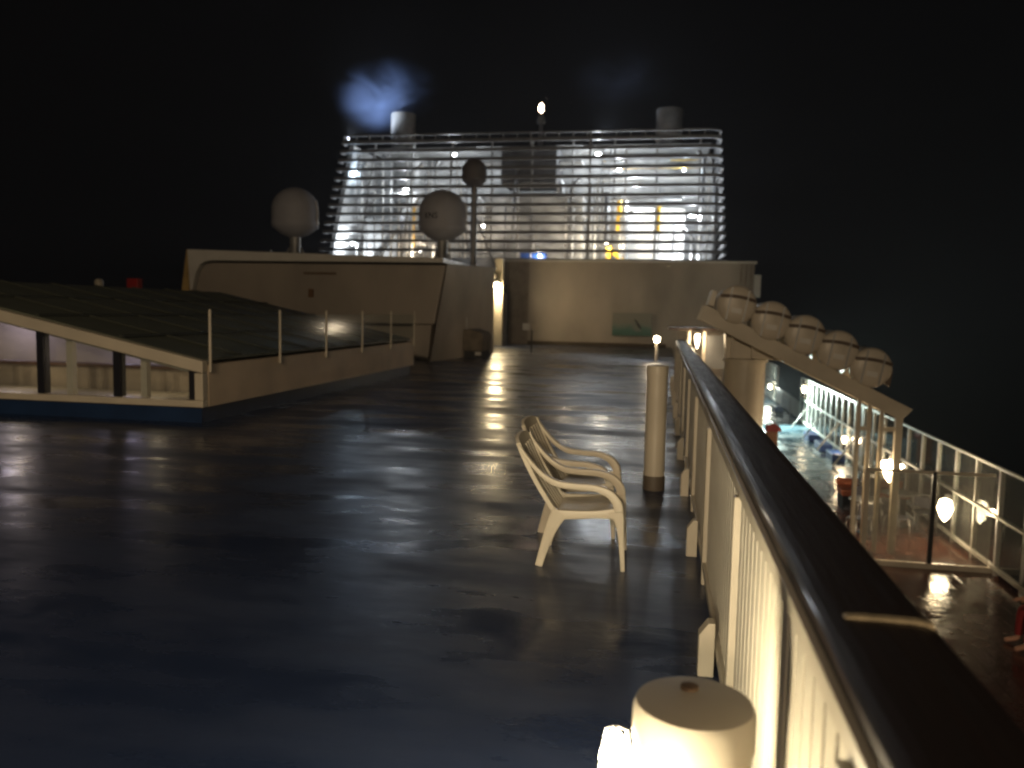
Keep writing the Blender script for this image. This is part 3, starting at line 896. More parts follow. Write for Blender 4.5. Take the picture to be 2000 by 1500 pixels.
# ------------------------------------------------------------------ radomes on the deckhouse roof
def radome(name, x, y, zc, r, zroof, label, m_, pole=False, text=None, seg=40):
    t = empty(name, (x, y, zroof), label, 'antenna dome', 'satellite antenna domes')
    pr = [(r * 0.30, -1.12 * r), (r * 0.62, -0.98 * r), (r * 0.97, -0.70 * r), (r, -0.62 * r), (r * 1.0, 0.05 * r)]
    for k in range(1, 10):
        a = math.pi / 2 * k / 9
        pr.append((r * math.cos(a), 0.05 * r + r * 0.97 * math.sin(a)))
    d = MB().lathe(pr, (x, y, zc), seg).build('dome', m_, t)
    if not pole:
        MB().lathe([(r * 1.012, -0.05), (r * 1.012, 0.05)], (x, y, zc - 0.5 * r), seg).build('flange', m_, d)
    zb = zc - 1.12 * r
    if pole:
        MB().tube([(x, y, zroof), (x, y, zb)], 0.13, 12).build('mast', M['steel'], t)
        MB().tube([(x + 0.1, y, zroof + (zb - zroof) * 0.62), (x + 1.0, y, zroof)], 0.035, 6).build('stay', M['steel'], t)
    else:
        MB().lathe([(0.30 * r, 0.0), (0.22 * r, 0.35 * (zb - zroof)), (0.24 * r, zb - zroof)], (x, y, zroof), 16).build('pedestal', M['galv'], t)
        for k in range(4):
            a = math.pi / 4 + k * math.pi / 2
            MB().tube([(x + 0.62 * r * math.cos(a), y + 0.62 * r * math.sin(a), zroof), (x + 0.22 * r * math.cos(a), y + 0.22 * r * math.sin(a), zroof + 0.55 * (zb - zroof))], 0.055, 8).build('leg', M['galv'], t)
        MB().tube([(x + r * 1.02, y, zc - 0.6 * r), (x + r * 1.05, y, zc), (x + r * 0.97, y, zc + 0.45 * r)], 0.035, 6).build('conduit', M['white'], t)
    if text:
        c = bpy.data.curves.new('lettering', 'FONT')
        c.body = text
        c.size = 0.34
        c.extrude = 0.03
        c.align_x = 'CENTER'
        to = bpy.data.objects.new('lettering_curve', c)
        col.objects.link(to)
        bpy.context.view_layer.update()
        me = bpy.data.meshes.new_from_object(to.evaluated_get(bpy.context.evaluated_depsgraph_get()))
        bpy.data.objects.remove(to)
        me.materials.clear()
        me.materials.append(M['cloth_dark'])
        for v in me.vertices:
            X, Z, D = v.co.x - 0.25, v.co.y - 0.28 * r, v.co.z
            an = math.atan2(X, r)
            v.co = Vector((x + (r + 0.01 + D * 0.2) * math.sin(an), y - (r + 0.01 + D * 0.2) * math.cos(an), zc + Z))
        lo = bpy.data.objects.new('lettering', me)
        col.objects.link(lo)
        lo.parent = d
    return t


radome('antenna_dome', -15.49, 33, 5.72, 0.97, 3.63, 'large pale antenna dome furthest left on the deckhouse roof', M['radome'])
radome('antenna_dome', -9.03, 33, 5.60, 0.97, 3.45, 'large grey antenna dome with small dark lettering, in front of the louvres', M['radome'], text='KNS')
radome('antenna_dome', -7.95, 34, 7.45, 0.53, 3.45, 'small dark antenna dome on a tall mast, beside the lettered dome', M['radome2'], pole=True)
MB_roof = MB().box(-16.2, 29.3, 3.25, -7.9, 48.0, 3.42).build('roof_slab', M['wallp'], dh)
t = MB().tube([(-16.6, 33, 3.42), (-16.6, 33, 4.1)], 0.03, 8).build('whip_antenna', M['white'])
tag(t, 'short thin aerial left of the leftmost antenna dome', 'antenna')

# ------------------------------------------------------------------ funnel casing
FY = 52.0
fn = empty('funnel_casing', (-9.5, 56, 4.3), 'huge louvred funnel casing lit white from inside, rising above the far bulkhead', 'funnel')
NS = 14
Z0, PZ = 5.12, 0.578
def fx0(z): return -22.95 + (z - 5.09) * 0.238
def fx1(z): return 3.82 - (z - 4.92) * 0.083
def upath(z, off=0.0):
    x0, x1 = fx0(z) + off, fx1(z) - off
    rl, rr = 0.3 - off * 0.5, 1.0 - off
    pts = [(x0, FY + 0.9)]
    for k in range(9):
        a = math.pi + math.pi / 2 * k / 8
        pts.append((x0 + rl + rl * math.cos(a), FY + off + rl + rl * math.sin(a)))
    for k in range(9):
        a = 1.5 * math.pi + math.pi / 2 * k / 8
        pts.append((x1 - rr + rr * math.cos(a), FY + off + (rr + rr * math.sin(a)) * 0.8))
    pts.append((x1, FY + 9))
    return pts
def band(z, h, d):
    a = upath(z)
    b_ = upath(z, d)
    n = len(a)
    vs = [(x, y, z) for x, y in a] + [(x, y, z) for x, y in b_] + [(x, y, z + h) for x, y in a] + [(x, y, z + h) for x, y in b_]
    fs = []
    for i in range(n - 1):
        fs += [(i, n + i, n + i + 1, i + 1), (2 * n + i, 2 * n + i + 1, 3 * n + i + 1, 3 * n + i), (i, i + 1, 2 * n + i + 1, 2 * n + i), (n + i, 3 * n + i, 3 * n + i + 1, n + i + 1)]
    fs += [(0, 2 * n, 3 * n, n), (n - 1, 2 * n - 1, 4 * n - 1, 3 * n - 1)]
    return MB().add(vs, fs)
for k in range(NS):
    z = Z0 - 0.25 + k * PZ
    band(z, 0.20, 0.16).build('louvre', M['slat'], fn)
band(12.86, 0.10, 0.12).build('top_rail', M['slat'], fn)
for k in range(28):
    x = -21.0 + 24.0 * k / 27
    MB().box(x - 0.03, FY + 0.02, 12.42, x + 0.03, FY + 0.10, 12.86).build('stanchion', M['galv'], fn)
MB().box(-8.6, FY - 0.05, 12.1, -8.5, FY, 12.9).box(-4.85, FY - 0.05, 4.8, -4.72, FY, 12.9).build('front_post', M['galv'], fn)
# vertical frames carrying the louvres
for k in range(1, 10):
    x = -21.5 + 2.6 * k
    z1 = 12.4
    zb = 4.4
    xb = x - (0.238 * 7.6 if x < -12 else 0.05) * max(0, (-12 - x)) / 10
    MB().add([(xb - 0.05, FY + 0.32, zb), (xb + 0.05, FY + 0.32, zb), (xb + 0.05, FY + 0.42, zb), (xb - 0.05, FY + 0.42, zb), (x - 0.05, FY + 0.32, z1), (x + 0.05, FY + 0.32, z1), (x + 0.05, FY + 0.42, z1), (x - 0.05, FY + 0.42, z1)],
             [(0, 3, 2, 1), (4, 5, 6, 7), (0, 1, 5, 4), (1, 2, 6, 5), (2, 3, 7, 6), (3, 0, 4, 7)]).build('frame_post', M['galv'], fn)
# floor, roof and inner machinery
MB().box(-22.6, FY + 0.6, 4.3, 3.4, FY + 12, 4.42).build('casing_floor', M['galv'], fn)
MB().box(-20.3, FY + 2.5, 12.45, 2.6, FY + 9.5, 12.55).build('casing_roof', M['galv'], fn)
MB().prism([(-22.6, 4.42), (3.5, 4.42), (2.9, 12.45), (-20.9, 12.45)], FY + 6.4, FY + 6.6).build('inner_bulkhead', M['engine'], fn)
MB().prism([(-22.6, 4.42), (-20.9, 12.45), (-20.6, 12.45), (-22.3, 4.42)], FY + 0.9, FY + 6.4).build('inner_side', M['engine'], fn)
MB().box(-12.7, FY + 2.6, 4.42, -5.4, FY + 6.0, 9.3).build('engine_house', M['engine'], fn, bevel=0.08)
MB().box(-10.7, FY + 1.2, 9.9, -7.0, FY + 4.5, 12.3).build('dark_uptake_block', mat('dark_steel', (0.13, 0.13, 0.135), 0.6, noise=0.5, nscale=1.5), fn, bevel=0.1)  # block in darker steel, upper centre of the casing
for k in range(13):
    x = -19.6 + 0.56 * k
    MB().box(x - 0.035, FY + 0.5, 4.42, x + 0.035, FY + 0.57, 7.5 + (k % 3) * 1.9).build('stair_rail_post', M['white'], fn)
MB().box(-12.2, FY + 3.4, 9.5, -5.9, FY + 6.0, 9.62).box(-12.2, FY + 3.4, 10.3, -5.9, FY + 3.5, 10.36).build('gallery', M['galv'], fn)
MB().box(-3.0, FY + 3.2, 4.42, 1.2, FY + 7.0, 8.6).build('duct_house', M['white'], fn, bevel=0.08)
MB().box(-21.0, FY + 3.6, 4.42, -17.8, FY + 7.0, 8.0).build('fan_house', M['engine'], fn, bevel=0.08)
rr_ = random.Random(11)
for k in range(16):
    x = rr_.uniform(-20, 3.0)
    y = FY + rr_.uniform(0.8, 1.6)
    z0 = rr_.uniform(4.42, 8)
    MB().tube([(x, y, z0), (x, y, z0 + rr_.uniform(2, 4.5))], rr_.choice([0.05, 0.08, 0.16]), 8).build('pipe', rr_.choice([M['steel'], M['slat']]), fn)
rr_ = random.Random(3)
for k in range(26):
    x = rr_.uniform(-21, 2.6)
    y = FY + rr_.uniform(1.2, 3.0)
    r = rr_.choice([0.06, 0.09, 0.14, 0.22])
    z1 = rr_.uniform(6.5, 12.2)
    MB().tube([(x, y, 4.42), (x + rr_.uniform(-0.1, 0.1), y, z1 - 0.5), (x + rr_.uniform(-1.2, 1.2), y + 0.2, z1)], r, 10).build('pipe', rr_.choice([M['galv'], M['white'], M['engine'], M['steel']]), fn)
for k in range(8):
    z = rr_.uniform(5.2, 12)
    x = rr_.uniform(-21, -2)
    MB().tube([(x, FY + 1.1, z), (x + rr_.uniform(2, 5.5), FY + 1.1, z)], rr_.choice([0.06, 0.1]), 8).build('pipe', M['galv'], fn)
for (x, z0, z1) in ((-16.8, 5.9, 8.6), (-3.0, 6.9, 9.0), (-0.5, 7.0, 8.6), (-3.6, 4.5, 5.9)):
    MB().tube([(x, FY + 1.9, z0), (x, FY + 1.9, z1)], 0.16, 10).build('pipe', M['yellow'], fn)
MB().tube([(-3.6, FY + 1.9, 5.9), (-2.6, FY + 1.9, 5.0)], 0.16, 10).build('pipe', M['yellow'], fn)
MB().box(-9.3, FY + 1.2, 4.6, -7.6, FY + 1.8, 5.5).build('pump_cover', M['blue'], fn, bevel=0.05)
# ladders
for (x, z1) in ((-18.6, 12), (-14.5, 9), (-4.1, 12.2), (2.2, 8.5)):
    l_ = MB()
    l_.tube([(x, FY + 1.0, 4.42), (x, FY + 1.0, z1)], 0.04, 6).tube([(x + 0.5, FY + 1.0, 4.42), (x + 0.5, FY + 1.0, z1)], 0.04, 6)
    z = 4.7
    while z < z1:
        l_.tube([(x, FY + 1.0, z), (x + 0.5, FY + 1.0, z)], 0.022, 5)
        z += 0.32
    l_.build('ladder', M['galv'], fn)
for x, z0, z1 in ((-13.2, 4.42, 10), (-13.9, 4.42, 12), (-15.4, 5, 11), (-4.3, 7, 10.2), (-4.0, 7.2, 10.0), (-2.6, 8.6, 12), (1.9, 4.42, 8.2), (2.5, 4.42, 10), (-6.3, 4.42, 9.3), (-9.4, 4.42, 8.4)):
    MB().box(x - 0.06, FY + 0.62, z0, x + 0.06, FY + 0.70, z1).build('upright', M['white'], fn)
for x0, x1, z in ((-20.6, -15.5, 9.4), (-4.2, 2.4, 10.4), (-12.5, -5.5, 11.4), (-20, -13, 6.9)):
    MB().box(x0, FY + 1.8, z, x1, FY + 4.2, z + 0.08).build('platform', M['galv'], fn)
    MB().tube([(x0, FY + 1.8, z + 1.0), (x1, FY + 1.8, z + 1.0)], 0.03, 6).tube([(x0, FY + 1.8, z + 0.5), (x1, FY + 1.8, z + 0.5)], 0.02, 6).build('handrail', M['yellow'] if x0 > -5 else M['galv'], fn)
# sloping stair
MB().prism([(-20.2, 4.5), (-19.8, 4.5), (-16.4, 9.4), (-16.8, 9.4)], FY + 2.0, FY + 2.6).build('stair', M['galv'], fn)
# uptakes
for x in (-18.2, -0.02):
    MB().lathe([(1.15, 4.42), (1.15, 12.45)], (x, FY + 6.0 if x < -5 else FY + 7.6, 0), 24).build('uptake', M['galv'], fn)
fl = [(-14.35, 55.2, 12.2, 500, COOL, .17), (-4.55, 55.2, 12.1, 520, COOL, .17), (-17.3, 53.9, 9.75, 480, COOL, .2), (-3.1, 54.3, 10.9, 420, COOL, .12), (1.6, 54.0, 7.95, 520, COOL, .2),
      (-21.2, 54.2, 6.1, 520, COOL, .12), (-3.75, 53.7, 6.2, 480, (1, .86, .62), .14), (-12.9, 53.3, 9.95, 120, COOL, .08), (-1.95, 54.2, 9.2, 620, COOL, .16), (-8.0, 53.2, 5.3, 160, SOFT, .08),
      (-16.2, 53.6, 5.6, 240, SOFT, .08), (0.9, 54.0, 5.4, 500, COOL, .10), (-20.8, 54.0, 10.9, 220, (0.62, 0.80, 1.0), .08), (-6.0, 53.2, 6.8, 150, SOFT, .08), (-11.8, 53.2, 7.2, 150, SOFT, .08), (1.0, 54.0, 10.8, 120, (0.7, 0.85, 1.0), .07)]
for i, (x, y, z, p, c, r) in enumerate(fl):
    t = empty('flood_lamp', (x, y, z), '', 'lamp', 'flood lamps inside the funnel casing')
    zone = 'left' if x < -15 else ('centre' if x < -5.5 else 'right')
    t['label'] = 'placeholder'
    MB().lathe([(0.0, -0.07), (r, -0.05), (r * 1.1, 0.0), (r, 0.06), (0, 0.08)], (x, y, z), 14).build('lens', M['bulb_cool'], t)
    MB().box(x - r * 1.2, y + 0.05, z + 0.09, x + r * 1.2, y + 0.3, z + 0.16).build('hood', M['steel'], t)
    lamp('flood_light', (x, y - 0.25, z - 0.15), p * (0.95 if x < -15 or x > -5 else 0.7), c, 0.15, parent=t)
lampl = ['bright round lamp high behind the top louvres, right above the small dark dome',
         'bright round lamp high behind the top louvres, right of the mast light',
         'glaring lamp just above the left shoulder of the lettered dome',
         'lamp behind the upper right louvres, above the yellow pipes',
         'round glaring lamp near the right end of the louvres at mid height',
         'broad white lamp low at the left end of the louvres',
         'warm lamp low behind the louvres beside the short yellow pipe',
         'small lamp just right of the small dark dome mast',
         'white lamp between the two long yellow pipes at the right',
         'small warm lamp low behind the louvres near the blue cover',
         'small warm lamp low between the leftmost dome and the lettered dome',
         'white lamp low in the right third of the louvres',
         'bluish lamp high in the left corner of the casing',
         'dim warm lamp low in the centre right of the louvres',
         'dim warm lamp in the middle of the louvres right of the lettered dome',
         'dim bluish lamp high at the right end of the casing']
for t, l in zip([o for o in bpy.data.objects if o.name.startswith('flood_lamp')], lampl):
    t['label'] = l

# exhaust stacks and mast light
def stack(x, y, r, z0, z1, label):
    t = empty('exhaust_stack', (x, y, z0), label, 'exhaust stack', 'exhaust stacks on top of the funnel')
    MB().lathe([(r * 0.97, z0), (r * 0.97, z0 + 0.5), (r, z0 + 0.52), (r, z1 - 0.06), (r * 0.96, z1), (r * 0.86, z1 + 0.02), (r * 0.86, z1 - 0.4)], (x, y, 0), 32).build('pipe', M['galv'], t)
    MB().lathe([(r * 1.04, z0 + 0.48), (r * 1.04, z0 + 0.6)], (x, y, 0), 32).build('collar', M['steel'], t)
stack(-18.2, 56, 0.86, 12.56, 15.15, 'round exhaust stack at the upper left of the funnel, trailing blue smoke')
stack(-0.02, 56, 0.86, 12.56, 15.05, 'round exhaust stack at the upper right of the funnel')
t = empty('mast_light', (-8.55, 56, 12.5), 'short mast with a glowing orange white light above the middle of the funnel', 'lamp')
MB().tube([(-8.55, 56, 12.5), (-8.55, 56, 14.9)], [0.20, 0.13], 12).build('mast', M['steel'], t)
MB().lathe([(0.28, 14.3), (0.30, 14.45), (0.22, 14.75), (0.0, 14.8)], (-8.55, 56, 0), 14).build('crosstree', M['galv'], t)
MB().lathe([(0.0, -0.3), (0.13, -0.2), (0.17, 0.0), (0.1, 0.22), (0.0, 0.32)], (-8.55, 56, 15.35), 16).build('lantern', M['bulb_red'], t)

# smoke
def smoke(name, cx, cy, cz, sx, sy, sz, dens, colr, label, thr=0.5):
    mb = MB().lathe([(0.0, -1.0)] + [(math.cos(a), math.sin(a)) for a in [(-math.pi / 2) + math.pi * k / 12 for k in range(1, 12)]] + [(0.0, 1.0)], (0, 0, 0), 24)
    m = bpy.data.materials.new(name + '_volume')
    m.use_nodes = True
    nt = m.node_tree
    nt.nodes.clear()
    out = nt.nodes.new('ShaderNodeOutputMaterial')
    v = nt.nodes.new('ShaderNodeVolumePrincipled')
    v.inputs['Color'].default_value = (*colr, 1)
    v.inputs['Anisotropy'].default_value = 0.2
    tc = nt.nodes.new('ShaderNodeTexCoord')
    n = nt.nodes.new('ShaderNodeTexNoise')
    n.inputs['Scale'].default_value = 1.15
    n.inputs['Detail'].default_value = 7
    n.inputs['Distortion'].default_value = 0.9
    nt.links.new(tc.outputs['Object'], n.inputs['Vector'])
    ln = nt.nodes.new('ShaderNodeVectorMath')
    ln.operation = 'LENGTH'
    nt.links.new(tc.outputs['Object'], ln.inputs[0])
    fall = nt.nodes.new('ShaderNodeMapRange')
    fall.interpolation_type = 'SMOOTHERSTEP'
    fall.inputs[1].default_value = 0.0
    fall.inputs[2].default_value = 0.98
    fall.inputs[3].default_value = 1.0
    fall.inputs[4].default_value = 0.0
    nt.links.new(ln.outputs['Value'], fall.inputs[0])
    nr = nt.nodes.new('ShaderNodeMapRange')
    nr.inputs[1].default_value = thr - 0.08
    nr.inputs[2].default_value = thr + 0.22
    nr.inputs[3].default_value = 0.04
    nr.inputs[4].default_value = 1.0
    nt.links.new(n.outputs[0], nr.inputs[0])
    mu = nt.nodes.new('ShaderNodeMath')
    mu.operation = 'MULTIPLY'
    nt.links.new(fall.outputs[0], mu.inputs[0])
    nt.links.new(nr.outputs[0], mu.inputs[1])
    m2 = nt.nodes.new('ShaderNodeMath')
    m2.operation = 'MULTIPLY'
    m2.inputs[1].default_value = dens
    nt.links.new(mu.outputs[0], m2.inputs[0])
    nt.links.new(m2.outputs[0], v.inputs['Density'])
    nt.links.new(v.outputs[0], out.inputs['Volume'])
    o = mb.build(name, m)
    o.location = (cx, cy, cz)
    o.scale = (sx, sy, sz)
    tag(o, label, None, None, 'stuff')
    return o
smoke('exhaust_smoke', -19.7, 56.5, 16.6, 4.7, 2.6, 3.1, 0.9, (0.38, 0.54, 1.0), 'glowing blue cloud of exhaust smoke drifting left of the left stack', 0.50)
smoke('exhaust_smoke', -3.2, 57.0, 17.6, 5.0, 2.5, 2.6, 0.05, (0.5, 0.58, 0.85), 'faint smoke above and left of the right stack', 0.5)
smoke('exhaust_smoke', -18.35, 56.2, 16.1, 0.6, 0.6, 1.4, 0.5, (0.5, 0.62, 1.0), 'thin wisp of smoke rising from the mouth of the left stack', 0.42)
lamp('smoke_flood', (-21.0, 52.7, 12.9), 8500, (0.75, 0.85, 1.0), 0.2, 88, (-20.2, 56.5, 17.2), 1.0)
lamp('smoke_flood', (-4.0, 53.4, 12.9), 2500, (0.75, 0.85, 1.0), 0.2, 100, (-3.6, 57, 17.6), 1.0)  # unseen lamp added so the faint right-hand smoke shows

# ------------------------------------------------------------------ life raft rack
RY = 16.5
rk = empty('raft_rack', (1.7, RY, -2.8), 'sloping cream launching ramp on a thick round column, carrying the raft canisters', 'rack')
def rbz(x): return 1.80 - (x - 0.83) * 0.495     # top line of the canister cradle
A = [(0.80, 1.86), (1.05, 1.93), (4.55, 0.20), (4.62, 0.02), (3.95, 0.26), (3.9, 0.20), (2.55, 0.98), (2.1, 0.90), (1.9, 0.86), (1.25, 0.82), (1.22, 1.36), (0.95, 1.50), (0.80, 1.72)]
# side plates of the ramp
for yy in (RY - 0.06, RY + 1.10):
    MB().prism([(0.80, 1.90), (4.70, 0.0), (4.50, -0.22), (0.70, 1.60)], yy, yy + 0.06).build('ramp_beam', M['cream'], rk, bevel=0.01)
for k in range(9):
    x = 1.0 + 0.43 * k
    z = 1.78 - (x - 0.80) * 0.487 - 0.1
    MB().box(x - 0.04, RY + 0.003, z - 0.05, x + 0.04, RY + 1.097, z + 0.05).build('cross_member', M['cream'], rk)
# gusset bracket over the column
MB().prism([(1.22, 1.55), (2.75, 0.83), (2.62, 0.80), (2.06, 0.84), (1.27, 0.84)], RY + 0.35, RY + 0.75).build('gusset', M['cream'], rk, bevel=0.01)
for x in (1.35, 1.75, 2.15):
    MB().box(x, RY + 0.20, 0.86, x + 0.05, RY + 0.345, 1.50 - (x - 1.3) * 0.49).build('stiffener', M['cream'], rk)
MB().lathe([(0.40, -2.8), (0.40, 0.77), (0.44, 0.775), (0.44, 0.835)], (1.66, RY + 0.55, 0), 40).build('column', M['cream'], rk)
for x, zt, pw in ((3.72, 0.42, .07), (3.92, 0.32, .07), (4.14, 0.22, .07), (4.42, 0.08, .13)):
    MB().box(x, RY - 0.02, -2.8, x + pw, RY + 0.10, zt - 0.12).build('support_post', M['cream'], rk, bevel=0.012)
MB().box(3.79, RY + 0.02, -0.45, 3.92, RY + 0.08, -0.37).box(4.21, RY + 0.02, -0.45, 4.42, RY + 0.10, -0.37).build('support_tie', M['cream'], rk)
MB().prism([(0.86, 1.90), (0.98, 1.86), (1.02, 2.16), (0.94, 2.18)], RY, RY + 1.0).build('end_stop', M['cream'], rk)

canm = mat('raft_shell', (0.66, 0.60, 0.50), 0.38, noise=0.2, nscale=3, bump=0.03)
names = ['topmost round raft canister, nearest the inboard end of the ramp', 'second raft canister down the sloping ramp', 'middle one of the five raft canisters on the ramp',
         'fourth raft canister down the ramp', 'lowest outermost raft canister at the foot of the ramp']
cs = [(1437, 597), (1506, 629), (1572, 655), (1637, 685), (1702, 718)]
cw = [(1.40, 1.90), (2.06, 1.60), (2.69, 1.35), (3.31, 1.07), (3.92, 0.76)]
def raft(x, z, label, rot):
    t = empty('raft_canister', (x, RY + 0.5, z), label, 'life raft', 'life raft canisters on the sloping ramp')
    r, h = 0.375, 0.62
    pr = [(0.0, -h - 0.02), (r * 0.55, -h - 0.01), (r * 0.86, -h + 0.015), (r * 0.97, -h + 0.05), (r, -h + 0.10), (r, h - 0.10), (r * 0.95, h - 0.03), (r * 0.5, h), (0.0, h + 0.01)]
    c = MB().lathe(pr, (0, 0, 0), 40, 'y')
    o = c.build('shell', canm, t)
    o.matrix_parent_inverse = Matrix.Identity(4)
    # seam between the two half shells, raised lip plus dark strap
    s = MB()
    for q in range(2):
        pts = [(r * 0.80 * math.cos(a), -h - 0.015 + 0.03 * abs(math.cos(a)), 0) for a in (0, math.pi)]
    s.lathe([(r * 1.02, -h + 0.14), (r * 1.035, -h + 0.15), (r * 1.035, -h + 0.19), (r * 1.02, -h + 0.20)], (0, 0, 0), 40, 'y')
    o = s.build('band', M['steel'], t); o.matrix_parent_inverse = Matrix.Identity(4)
    v = MB()
    for k in range(12):
        x0 = -r * 0.9 + 1.8 * r * k / 12
        x1 = -r * 0.9 + 1.8 * r * (k + 1) / 12
        def ye(xx): return -h - 0.024 + 0.045 * max(0.0, (abs(xx) / r - 0.5)) / 0.5
        zz = 0.11 + 0.05 * math.cos(x0 / r * 1.4)
        v.add([(x0, ye(x0) - 0.012, zz - 0.032), (x1, ye(x1) - 0.012, zz - 0.032), (x1, ye(x1) - 0.012, zz + 0.032), (x0, ye(x0) - 0.012, zz + 0.032),
               (x0, ye(x0) + 0.06, zz - 0.032), (x1, ye(x1) + 0.06, zz - 0.032), (x1, ye(x1) + 0.06, zz + 0.032), (x0, ye(x0) + 0.06, zz + 0.032)],
              [(0, 1, 2, 3), (4, 7, 6, 5), (0, 4, 5, 1), (3, 2, 6, 7), (0, 3, 7, 4), (1, 5, 6, 2)])
    o = v.build('seam', mat('brown_seam', (0.10, 0.07, 0.05), 0.6) if 'brown_seam' not in bpy.data.materials else bpy.data.materials['brown_seam'], t)
    o.matrix_parent_inverse = Matrix.Identity(4)
    st_ = MB()
    for xx in (-0.15, 0.17):
        zc_ = math.sqrt(r * r - xx * xx)
        st_.box(xx - 0.018, -h - 0.036, -zc_ * 0.92, xx + 0.018, -h - 0.026, zc_ * 0.92)
    o = st_.build('lashing_strap', M['cloth_dark'] if False else M['galv'], t); o.matrix_parent_inverse = Matrix.Identity(4)
    o = MB().box(-0.09, -h - 0.034, -0.16, 0.11, -h - 0.024, -0.06).build('plate', M['white'], t); o.matrix_parent_inverse = Matrix.Identity(4)
    t.rotation_euler[1] = rot
    return t
first = raft(*cw[0], names[0], R(10))
for (x, z), l in zip(cw[1:], names[1:]):
    c = copy_tree(first)
    c.location = (x, RY + 0.5, z)
    c['label'] = l
for (x, z) in cw:
    MB().prism([(x + 0.26, z - 0.30), (x + 0.36, z - 0.36), (x + 0.40, z - 0.02), (x + 0.35, z - 0.02)], RY + 0.002, RY + 0.08).build('cradle_stop', bpy.data.materials['brown_seam'], rk)

# ------------------------------------------------------------------ stair enclosure past the end of the handrail
se = empty('stair_shelter', (1.0, 21, 0), 'small shelter of glass and cream panels over the stairway where the handrail ends', 'shelter')
MB().box(0.15, 20.4, 1.31, 1.62, 22.5, 1.37).build('lintel', mat('dark_timber', (0.06, 0.04, 0.03), 0.5), se)
for x in (0.62, 0.98, 1.52):
    MB().box(x, 20.45, -0.3, x + 0.07, 20.53, 1.30).build('post', M['cream'], se)
MB().box(1.06, 20.47, 0.40, 1.51, 20.50, 1.20).build('mesh_panel', M['steel'], se)
MB().box(0.40, 22.4, -0.3, 1.6, 22.48, 1.30).build('back_panel', M['wallp'], se)
MB().box(0.97, 20.42, -2.8, 1.62, 22.4, -0.3).build('stair_wall', M['cream'], se)
t = empty('shelter_lamp', (0.82, 20.3, 1.1), 'small tapering lamp glowing under the shelter lintel beside the handrail', 'lamp')
MB().lathe([(0.0, -0.22), (0.03, -0.12), (0.06, 0.06), (0.05, 0.12), (0.0, 0.13)], (0.84, 20.3, 1.10), 14).build('bulb', M['bulb'], t)
MB().box(0.79, 20.26, 1.23, 0.89, 20.40, 1.27).build('bracket', M['steel'], t)
lamp('shelter_light', (0.84, 20.1, 1.05), 20, WARM, 0.06, parent=t)

# ------------------------------------------------------------------ outer windscreen along the lower deck
def windscreen(name, y0, y1, n, label, h0=-2.7, h1=-0.92, mid=-1.78, cross=False):
    t = empty(name, (5.95, (y0 + y1) / 2, -2.8), label, 'windscreen', 'windscreens along the lower deck edge')
    MB().box(5.92, y0, h1, 5.98, y1, h1 + 0.05).build('top_rail', M['white'], t)
    MB().box(5.90, y0, mid, 5.97, y1, mid + 0.05).build('middle_rail', M['white'], t)
    MB().box(5.90, y0, h0, 5.97, y1, h0 + 0.07).build('bottom_rail', M['white'], t)
    st = (y1 - y0) / n
    for i in range(n + 1):
        y = y0 + i * st
        MB().box(5.92, y - (0.06 if cross else 0.035), -2.8, 6.0, y + (0.06 if cross else 0.035), h1).build('post', M['white'], t)
    for i in range(n):
        y = y0 + i * st
        MB().box(5.94, y + 0.04, mid + 0.05, 5.952, y + st - 0.04, h1).build('upper_pane', M['pane'], t)
        MB().box(5.94, y + 0.04, h0 + 0.07, 5.952, y + st - 0.04, mid).build('lower_pane', M['pane'], t)
    if cross:
        for i in range(0, n, 3):
            y = y0 + i * st
            MB().tube([(5.88, y + 0.1, mid + 0.02), (5.2, y + 0.1, -2.75)], 0.03, 8).build('brace', M['white'], t)
    return t
windscreen('windscreen', 5.6, 25.4, 18, 'glazed windscreen with cream posts at the near end of the lower deck edge')
windscreen('windscreen', 25.6, 36.6, 12, 'bright floodlit section of glazed windscreen further along the lower deck edge', cross=True)
windscreen('windscreen', 44.0, 55.0, 10, 'small distant section of windscreen beyond the gap, partly behind the column')
lr = empty('low_railing', (5.95, 40, -2.8), 'low solid railing between the two taller windscreens', 'railing')
MB().box(5.92, 36.7, -2.0, 5.98, 43.9, -1.95).build('top_rail', M['white'], lr)
MB().box(5.93, 36.7, -2.7, 5.97, 43.9, -2.0).build('panel', M['white'], lr)
for y in (36.8, 39.2, 41.6, 43.8):
    MB().box(5.90, y - 0.04, -2.8, 5.929, y + 0.04, -2.0).build('post', M['white'], lr)
# blue-white gutter boxes
for i, (y, l) in enumerate(((27.2, 'nearest'), (29.2, 'second'), (31.4, 'third'), (40.5, 'farthest'))):
    b_ = MB().box(5.35, y - 0.55, -2.8, 5.75, y + 0.55, -2.56).build('deck_locker', M['blue'], None, bevel=0.03)
    tag(b_, '%s of the flat dark blue lockers at the foot of the floodlit windscreen' % l, 'locker', 'flat lockers on the lower deck')

# transverse glass screen
gs = empty('glass_screen', (4.9, 15.6, -2.8), 'framed glass screen standing across the lower deck with one black upright', 'glass screen')
GY = 15.6
MB().box(3.72, GY, -2.8, 6.0, GY + 0.06, -2.70).build('bottom_frame', M['cream'], gs)
MB().box(3.72, GY, -1.06, 5.9, GY + 0.05, -1.01).build('top_frame', M['cream'], gs)
MB().box(3.72, GY, -2.70, 3.80, GY + 0.06, -1.06).build('side_frame', M['cream'], gs)
MB().box(4.86, GY - 0.01, -2.70, 4.93, GY + 0.07, -1.02).build('upright', M['dark'], gs)
MB().box(3.81, GY + 0.02, -2.69, 4.85, GY + 0.032, -1.07).build('glass_pane', M['pane_frost'], gs)
MB().box(4.94, GY + 0.02, -2.69, 5.88, GY + 0.032, -1.07).build('glass_pane', M['pane_frost'], gs)

